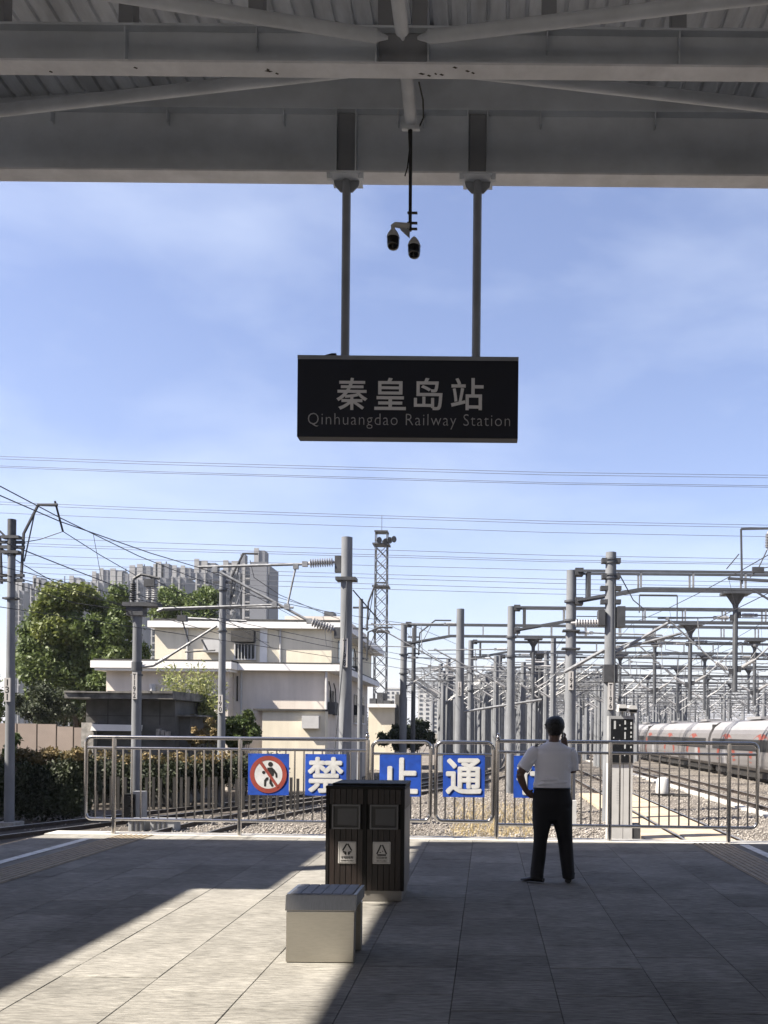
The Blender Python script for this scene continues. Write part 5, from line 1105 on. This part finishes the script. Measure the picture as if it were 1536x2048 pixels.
for i, (a, b, vt, Y) in enumerate(TWS):
    rg_ = np.random.default_rng(i+90); vt += rg_.uniform(0, 14); b -= (b-a)*rg_.uniform(0.22, 0.45)
    tower(a, b, vt, Y, '%s grey apartment tower along the skyline, counted from the edge mast' % ords[i], 2, seed=i+3)
t = tower(486, 539, 1130, 346, 'apartment tower with broad blank wall ending the skyline row', 1, seed=40)
MB().box((P(505, 1130, 346).x-t.location.x, -3.5, 0), (P(538, 1130, 346).x-t.location.x, -1.25, P(505, 1127, 346).z-GROUND_Z)).build('blank_wall', 'tower_wall', t)
MB().box((P(478, 1104, 346).x-t.location.x, 2, P(478, 1130, 346).z-GROUND_Z), (P(487, 1104, 346).x-t.location.x, 6, P(478, 1106, 346).z-GROUND_Z)).build('roof_house', 'tower_wall', t)
FB = [(836, 862, 1372, 610), (866, 898, 1370, 640), (902, 915, 1376, 640), (772, 800, 1378, 640), (935, 962, 1392, 700), (1010, 1050, 1400, 800), (1090, 1130, 1404, 800)]
for i, (a, b, vt, Y) in enumerate(FB):
    p0, p1 = P(a, vt, Y), P(b, vt, Y); t = thing('apartment_block', 'distant white apartment block low behind the yard, %s from the lattice tower' % ['second', 'third', 'fourth', 'first', 'fifth', 'sixth', 'seventh'][i], 'apartment block', (p0.x, Y, GROUND_Z), group='white blocks on the horizon')
    W, H = p1.x-p0.x, p0.z-GROUND_Z; MB().box((0, 0, 0), (W, 12, H)).build('wall', 'far_white', t); MB().box((-0.4, -0.4, H), (W+0.4, 12.4, H+1)).build('parapet', 'far_white', t)
    q = MB(); n_ = max(2, int(W/3.2))
    for k in range(int(H/3)):
        for j in range(n_): q.box((W*(j+0.25)/n_, -0.15, k*3+1), (W*(j+0.72)/n_, -0.003, k*3+2.5))
    tag(q.build('window_grid', 'tower_window', t), kind='stuff')

# ------------------------------------------------------------------ vegetation
def tree(name, label, base, trunk_h, blobs, n, size, m, group=None, cat='tree', extra=None, r=0.22):
    t = thing(name, label, cat, base, group=group); b = Vector(base); q = MB(); q.tube([(0, 0, 0), (0.08, 0.05, trunk_h*0.5), (0, 0, trunk_h)], [r, r*0.8, r*0.55], 8)
    for bl in blobs[:9]:
        e = Vector(bl[:3])-b; q.tube([(0, 0, trunk_h*0.7), e*0.5+Vector((0, 0, trunk_h*0.35)), e], [r*0.45, r*0.3, r*0.1], 6)
    q.build('trunk', 'bark', t)
    pts = blob_points(n, blobs)-np.array(b); leaves('crown', pts, size, m, t)
    if extra: pts = blob_points(extra[0], extra[1])-np.array(b); tag(leaves('crown', pts, size, extra[2], t), extra[3])
    return t
def blobs_px(specs, Y, ry=1.6):                          # (u,v,ru,rv,[dY]) pixel-sized lobes at distance Y
    o = []
    for s in specs:
        Yp = Y+(s[4] if len(s) > 4 else 0); p = P(s[0], s[1], Yp); k = Yp/FPX; o.append((p.x, p.y, p.z, s[2]*k, max(s[2], s[3])*k*0.9, s[3]*k))
    return o
def lumpy(c, R, n, r, seed):                             # many small lobes spread over a big ellipsoid in pixel units
    rg = np.random.default_rng(seed); out = []
    for i in range(n):
        d = rg.normal(size=3); d /= np.linalg.norm(d); s = rg.uniform(0.35, 0.95); k = rg.uniform(0.6, 1.25)*r
        out.append((c[0]+d[0]*s*R[0], c[1]+d[2]*s*R[1], k, k*rg.uniform(0.75, 1.1), d[1]*s*2.6))
    return out
YTr = 54
tree('broadleaf_tree', 'big broadleaf tree with sunlit yellow-green top beside the cream building', G(150, 1510, GROUND_Z)*0+Vector((P(150, 1400, YTr).x, YTr, GROUND_Z)), 5, blobs_px(lumpy((140, 1325), (118, 146), 120, 22, 1)+[(120, 1205, 42, 34, -1), (160, 1195, 30, 26, 0), (85, 1240, 30, 34, -1), (90, 1330, 50, 50, -1)], YTr), 52000, 0.27, 'leaf', extra=(9000, blobs_px([(130, 1196, 46, 28, -1.4), (165, 1190, 30, 22, -1.2), (95, 1225, 30, 26, -1.6), (110, 1260, 42, 26, -2)], YTr), 'leaf_sunlit', 'yellow-green top leaves with sunlight put into their colour'))
tree('broadleaf_tree', 'dark dense tree between the big tree and the cream building', Vector((P(235, 1400, YTr-1).x, YTr-1, GROUND_Z)), 5, blobs_px(lumpy((228, 1315), (64, 145), 80, 19, 2)+[(236, 1190, 22, 26, 0)], YTr-1), 32000, 0.26, 'leaf')
tree('shrub', 'grey-green thicket under the big tree behind the board wall', Vector((P(95, 1470, 45).x, 45, GROUND_Z)), 1, blobs_px(lumpy((100, 1418), (85, 36), 26, 20, 3), 45), 15000, 0.16, 'leaf_dark', cat='shrub', r=0.08)
tree('broadleaf_tree', 'tree at the picture edge behind the edge mast', Vector((P(-40, 1400, 50).x, 50, GROUND_Z)), 4, blobs_px(lumpy((-38, 1400), (55, 70), 18, 26, 31), 50), 12000, 0.24, 'leaf')
tree('broadleaf_tree', 'tree top showing over the cream building roof, nearer the switch mast', Vector((P(350, 1400, 72).x, 72, GROUND_Z)), 7, blobs_px(lumpy((345, 1225), (46, 46), 24, 20, 4), 72), 15000, 0.3, 'leaf')
tree('broadleaf_tree', 'tree top showing over the cream building roof beside the slim mast', Vector((P(412, 1400, 70).x, 70, GROUND_Z)), 7, blobs_px(lumpy((408, 1215), (36, 34), 20, 18, 5), 70), 13000, 0.3, 'leaf')
# bamboo-like bush with arching stems
bb = thing('bamboo_clump', 'pale yellow-green bamboo clump before the lower wall', 'shrub', Vector((P(385, 1470, 38).x, 38, GROUND_Z)))
q = MB(); pts = []; b0 = bb.location
for i in range(46):
    tip = P(RNG.uniform(330, 445), RNG.uniform(1338, 1420), 38+RNG.uniform(-0.8, 0.8))-b0; ba = Vector((RNG.uniform(-0.5, 0.6), RNG.uniform(-0.4, 0.4), 0)); mid = ba.lerp(tip, 0.6)+Vector((0, 0, 0.5)); q.tube([ba, mid, tip], [0.018, 0.012, 0.005], 5)
    for k in range(110):
        s = RNG.uniform(0.35, 1.05); p = (ba*(1-s)**2+mid*2*s*(1-s)+tip*s**2); pts.append(np.array(p)+RNG.normal(size=3)*(0.13+0.05*s))
q.build('stem', 'bamboo_leaf', bb); leaves('crown', np.array(pts), 0.24, 'bamboo_leaf', bb, aspect=0.22)
tree('shrub', 'glossy bright green shrub at the foot of the recessed wall', Vector((P(490, 1480, 39).x, 39, GROUND_Z)), 0.8, blobs_px(lumpy((484, 1458), (36, 46), 40, 11, 62), 39), 9500, 0.17, 'leaf', cat='shrub', r=0.05)
tree('shrub', 'loose brownish shrub before the shed corner', Vector((P(400, 1480, 36).x, 36, GROUND_Z)), 0.6, blobs_px(lumpy((398, 1462), (42, 30), 26, 11, 63), 36), 4200, 0.13, 'leaf_dry_sunlit', cat='shrub', r=0.04)
tree('shrub', 'dark round shrub between the annex and the masts', Vector((P(830, 1480, 60).x, 60, GROUND_Z)), 0.8, blobs_px(lumpy((815, 1470), (62, 26), 60, 11, 61), 60), 13000, 0.22, 'leaf_dark', cat='shrub', r=0.06)
tree('shrub', 'low leafy weed clump at the edge mast foot', Vector((P(28, 1480, 27).x, 27, 0.2)), 0.2, blobs_px([(30, 1478, 12, 12), (18, 1500, 12, 16)], 27), 500, 0.15, 'leaf', cat='shrub', r=0.02)
# hedge along the curving track
hs = [(x, 1555+6*math.sin(x*0.07), 26, 44+6*math.sin(x*0.05), RNG.uniform(-0.6, 0.6)) for x in range(-30, 180, 13)]+[(x, 1605, 26, 36, -0.5) for x in range(-30, 175, 16)]
hg = tree('hedge', 'tall dark hedge with sunlit yellow top beside the edge mast', Vector((P(90, 1640, 28.5).x, 28.5, GROUND_Z)), 1.2, blobs_px(hs, 28.5), 26000, 0.12, 'leaf_dark', cat='hedge', extra=(4200, blobs_px([(x, 1512+5*math.sin(x*0.11), 18, 13, RNG.uniform(-0.5, 0.3)) for x in range(20, 175, 12)], 28.3), 'leaf_dry_sunlit', 'yellow top leaves with sunlight put into their colour'), r=0.05)  # sun on the hedge top put in as paler leaves
hs = [(x, 1560-0.06*(x-180), 22, 42-0.035*(x-180), RNG.uniform(-0.6, 0.9)) for x in range(178, 560, 15)]
tree('hedge', 'long dark tangle of shrubs behind the railing in front of the shed', Vector((P(400, 1600, 35).x, 34, GROUND_Z)), 0.8, blobs_px(hs, 33.5), 26000, 0.13, 'leaf_dark', cat='hedge', extra=(900, blobs_px([(x, 1512+RNG.uniform(-3, 8), 16, 12) for x in range(180, 470, 14)], 33), 'leaf_dry_sunlit', 'dry grey twigs along the top'), r=0.05)
# palisade at the hedge foot
pal = thing('palisade_fence', 'dark upright palisade half hidden inside the shrubs behind the railing', 'fence', (P(180, 1600, 32).x, 32, GROUND_Z))
pmm = MB().box((-0.05, -0.03, 0), (0.05, 0.03, 1.25)).mesh('pale', 'train_dark')
x1_ = P(600, 1600, 32).x-pal.location.x
for i in range(int(x1_/0.24)): link('pale', pmm, pal, (i*0.24, 0.35*i*0.24*0.35, RNG.uniform(-0.05, 0.03)))
# dry grass by the platform end
gp = []
for i in range(1700):
    u = RNG.uniform(905, 1075); p = G(u, 1655+RNG.uniform(-45, 25), BAL_Z); gp.append((p.x+RNG.normal()*0.12, p.y, BAL_Z+abs(RNG.normal())*0.10+0.04))
tag(leaves('dry_grass', np.array(gp), 0.24, 'dry_grass', None, aspect=0.07, up=2.2), 'dry yellow grass on the ballast by the platform end', kind='stuff')
# far tree line
pt = []
for i in range(15000):
    u = RNG.uniform(730, 1560); h_ = 9+4*math.sin(u*0.03)+3*math.sin(u*0.011); p = P(u, 1460, 760+RNG.uniform(-40, 40)); pt.append((p.x, p.y, GROUND_Z+abs(RNG.normal())*h_*0.55))
mat('far_wood', (0.022, 0.030, 0.026), 0.9)
tag(leaves('treeline', np.array(pt), 3.2, 'far_wood', None), 'dim line of trees along the far horizon', kind='stuff')

# ------------------------------------------------------------------ silver train
XS, CL, TY0 = 15.85, 25.0, 39.0
tn = thing('passenger_train', 'silver passenger train with dark window band and red arches', 'train', (XS, TY0, RAIL_Z))
PROF = [(0.25, 0.55), (0.06, 0.75), (0.0, 1.2), (0.0, 2.35), (0.10, 2.75), (0.35, 3.2), (0.8, 3.55), (1.4, 3.68), (1.9, 3.68), (2.5, 3.55), (2.95, 3.2), (3.2, 2.75), (3.3, 2.35), (3.3, 1.2), (3.24, 0.75), (3.05, 0.55)]
def sidez(z):
    for (a, b), (c, d) in zip(PROF[:7], PROF[1:8]):
        if b <= z <= d: return a+(c-a)*(z-b)/(d-b)
    return 0
def strip(y0, y1, zz_, off, name, m, par):               # thin skin following the car side
    mb = MB(); n = len(zz_); vs = []
    for y in (y0, y1):
        for z in zz_: vs.append((sidez(z)-off, y, z))
    mb.add(vs, [(i, n+i, n+i+1, i+1) for i in range(n-1)]); return mb.build(name, m, par)
for c in range(4):
    y0 = c*(CL+0.7)
    k = len(PROF); vs = [(x, y0, z) for x, z in PROF]+[(x, y0+CL, z) for x, z in PROF]
    cb_ = MB().add(vs, [tuple(range(k)), tuple(range(2*k-1, k-1, -1))]+[(i, i+k, (i+1) % k+k, (i+1) % k) for i in range(k)]).build('car_body', 'train_body', tn)
    strip(y0+0.0, y0+CL, [3.0, 3.2, 3.4, 3.55], 0.006, 'roof_skin', 'train_roof', cb_)
    strip(y0+0.6, y0+CL-0.6, [1.72, 2.0, 2.35, 2.42], 0.008, 'window_band', 'train_window', cb_)
    for yd in (y0+3.6, y0+CL-3.6): strip(yd-0.5, yd+0.5, [0.8, 1.2, 1.71], 0.005, 'door', 'train_roof', cb_)
    MB().box((0.3, y0-0.69, 0.9), (3.0, y0-0.01, 3.4)).build('gangway', 'train_dark', tn)
    MB().box((0.35, y0+0.3, 0.12), (2.95, y0+CL-0.3, 0.549)).build('underframe', 'train_dark', tn)
    for yb in (y0+3.2, y0+CL-3.2):
        bg_ = MB().box((0.5, yb-1.6, 0.3), (2.8, yb+1.6, 0.54)).build('bogie', 'train_dark', tn)
        for dy in (-1.2, 1.2):
            for xw in (0.86, 2.36): MB().tube([(xw-0.06, yb+dy, 0.43), (xw+0.06, yb+dy, 0.43)], 0.43, 14).build('wheel', 'train_dark', bg_)
    for ya in (y0+6, y0+18): MB().box((1.0, ya-1.5, 3.685), (2.3, ya+1.5, 3.85)).build('roof_unit', 'train_roof', tn)

for yc in (45.0, 52.3, 59.9, 69.4, 78.5, 88.0, 97.5):             # red arches along the side
    yl = yc-TY0; mb = MB(); vs = []; n = 22
    for i in range(n+1):
        a = PI*i/n
        for hw_, hh in ((1.75, 1.75), (2.4, 2.15)):
            z = 0.62+math.sin(a)**0.8*hh; vs.append((sidez(z)-0.004, yl+math.cos(a)*hw_, z))
    mb.add(vs, [(2*i, 2*i+1, 2*i+3, 2*i+2) for i in range(n)]).build('red_arch', 'train_red', tn)
# ------------------------------------------------------------------ trackside equipment
Yc = 24.0
cab = thing('indicator_cabinet', 'tall white cabinet under a black indicator panel with lit figures', 'cabinet', (P(1241, 1600, Yc).x, Yc, BAL_Z))
cz = lambda v: P(1241, v, Yc).z-BAL_Z
cx_ = lambda u: P(u, 1560, Yc).x-cab.location.x
MB().box((cx_(1217), -0.02, -0.05), (cx_(1246), 0.5, cz(1527))).build('door', 'cabinet', cab); MB().box((cx_(1247), -0.02, -0.05), (cx_(1265), 0.5, cz(1527))).build('door', 'cabinet', cab)
for i in range(9):
    for j in range(3): MB().cbox((cx_(1234+j*3.2), -0.022, cz(1566+i*5)), (0.012, 0.004, 0.02)).build('vent_slot', 'cabinet_grey', cab)
pn = MB().box((cx_(1216), -0.06, cz(1526)), (cx_(1268), 0.35, cz(1432))).build('panel_case', 'cabinet_grey', cab)
MB().box((cx_(1220), -0.066, cz(1525)), (cx_(1264.5), -0.061, cz(1438))).build('panel_face', 'panel_black', pn)
for u0, u1, v0, v1 in ((1226, 1230, 1442, 1458), (1237, 1239, 1449, 1452), (1247, 1250, 1441, 1449), (1247, 1251, 1455, 1459), (1247, 1250, 1464, 1478), (1247, 1250, 1489, 1497), (1247, 1249, 1508, 1512), (1259, 1262, 1444, 1450), (1259, 1262, 1453, 1457), (1259, 1262, 1463, 1467), (1259, 1262, 1471, 1475), (1259, 1262, 1492, 1496), (1225, 1227, 1474, 1477), (1236, 1239, 1480, 1482)):
    MB().box((cx_(u0), -0.069, cz(v1)), (cx_(u1), -0.067, cz(v0))).build('figure', 'led', pn)
for u0, u1, v0, v1 in ((1234, 1252, 1409, 1428), (1254, 1272, 1411, 1430)):
    w_ = MB(); w_.box((cx_(u0), -0.15, cz(v1)+0.06), (cx_(u1), 0.18, cz(v0)-0.10)); w_.prism([(cx_(u0), cz(v0)-0.099), (cx_(u1), cz(v0)-0.099), (cx_(u1)-0.05, cz(v0)), (cx_(u0)+0.02, cz(v0))], -0.18, 0.2)
    o = w_.build('lamp_hood', 'cabinet', cab); MB().box((cx_(u0)+0.02, -0.156, cz(v1)+0.07), (cx_(u1)-0.02, -0.151, cz(v0)-0.11)).build('lamp_front', 'panel_black', o); MB().tube([((cx_(u0)+cx_(u1))/2, 0.05, cz(1432)), ((cx_(u0)+cx_(u1))/2, 0.05, cz(v1)+0.06)], 0.04, 6).build('lamp_stem', 'cabinet_grey', o)
MB().box((cx_(1266), 0.0, -0.05), (cx_(1282), 0.4, cz(1648))).build('side_box', 'dark_steel', cab)
pm = G(1325, 1592, BAL_Z); po = thing('point_machine_cover', 'white trackside pot on black feet between the two straight tracks', 'trackside box', pm)
bevel(MB().tube_prof(Vector((0, 0, 0.12)), Vector((0, 0, 1)), [(0, 0.32), (0.1, 0.34), (0.62, 0.30), (0.72, 0.24), (0.76, 0.1)], 16).build('cover', 'cabinet', po, smooth=True), 0.01)
MB().box((-0.5, -0.3, 0), (0.6, 0.3, 0.119)).tube([(0.5, 0, 0.06), (1.3, 0.2, 0.05)], 0.06, 6).tube([(0.5, -0.3, 0.05), (1.2, -0.5, 0.04)], 0.05, 6).build('base', 'train_dark', po)
wb = G(1146, 1660, BAL_Z); wbx = thing('marker_post', 'short white marker post showing beside the man', 'post', wb)
MB().box((-0.09, -0.09, 0), (0.09, 0.09, 0.9)).build('post', 'cabinet', wbx); MB().box((-0.13, -0.13, -0.02), (0.13, 0.13, 0.06)).build('foot', 'rubble', wbx)
dw = thing('dwarf_signal', 'black two-lamp dwarf signal on a grey box by the switch mast', 'signal', (P(268, 1610, 27).x, 27, BAL_Z))
dz = lambda v: P(268, v, 27).z-BAL_Z
MB().box((-0.05, 0, 0), (0.28, 0.3, dz(1583))).build('case', 'cabinet_grey', dw); MB().box((-0.28, -0.05, dz(1636)), (0.05, 0.25, dz(1588))).build('lamp_case', 'panel_black', dw)
for v in (1600, 1622): MB().lathe((-0.12, -0.05, dz(v)), (-0.12, -0.4, dz(v)), [(0, 0.12), (0.16, 0.125)], 14).build('lamp_hood', 'panel_black', dw)
MB().box((-0.2, -0.05, -0.03), (0.3, 0.35, 0.1)).build('footing', 'rubble', dw)
for i, (u, w_, lab) in enumerate(((265, 0.25, 'small grey track box with open front, beside the dwarf signal'), (318, 0.5, 'larger grey ribbed track box further along the railing'))):
    g = G(u, 1664, BAL_Z); t = thing('track_box', lab, 'trackside box', (g.x, g.y, BAL_Z), group='grey boxes by the ballast'); bevel(MB().box((-w_/2, 0, 0.0), (w_/2+0.2, 0.5, 0.32)).build('case', 'cabinet_grey', t), 0.02); MB().box((-w_/2-0.03, -0.03, 0.321), (w_/2+0.23, 0.53, 0.36)).build('lid', 'cabinet_grey', t)
    for k in range(3): MB().box((-w_/2+0.1+k*0.14, -0.02, 0.04), (-w_/2+0.16+k*0.14, -0.001, 0.28)).build('rib', 'dark_steel', t)

# ------------------------------------------------------------------ air: thin even haze round the whole place
hm = bpy.data.materials.new('haze'); hm.use_nodes = True; hn = hm.node_tree; hn.nodes.remove(hn.nodes['Principled BSDF'])
pv = hn.nodes.new('ShaderNodeVolumePrincipled'); pv.inputs['Color'].default_value = (0.80, 0.87, 0.97, 1); pv.inputs['Density'].default_value = 0.00016; pv.inputs['Anisotropy'].default_value = 0.2
hn.links.new(pv.outputs[0], hn.nodes['Material Output'].inputs['Volume'])
hz = MB().box((-2600, -260, GROUND_Z-2.5), (2600, 4600, 95)); M['haze'] = hm
tag(hz.build('haze', 'haze'), 'thin pale summer haze over the yard and city', kind='stuff')
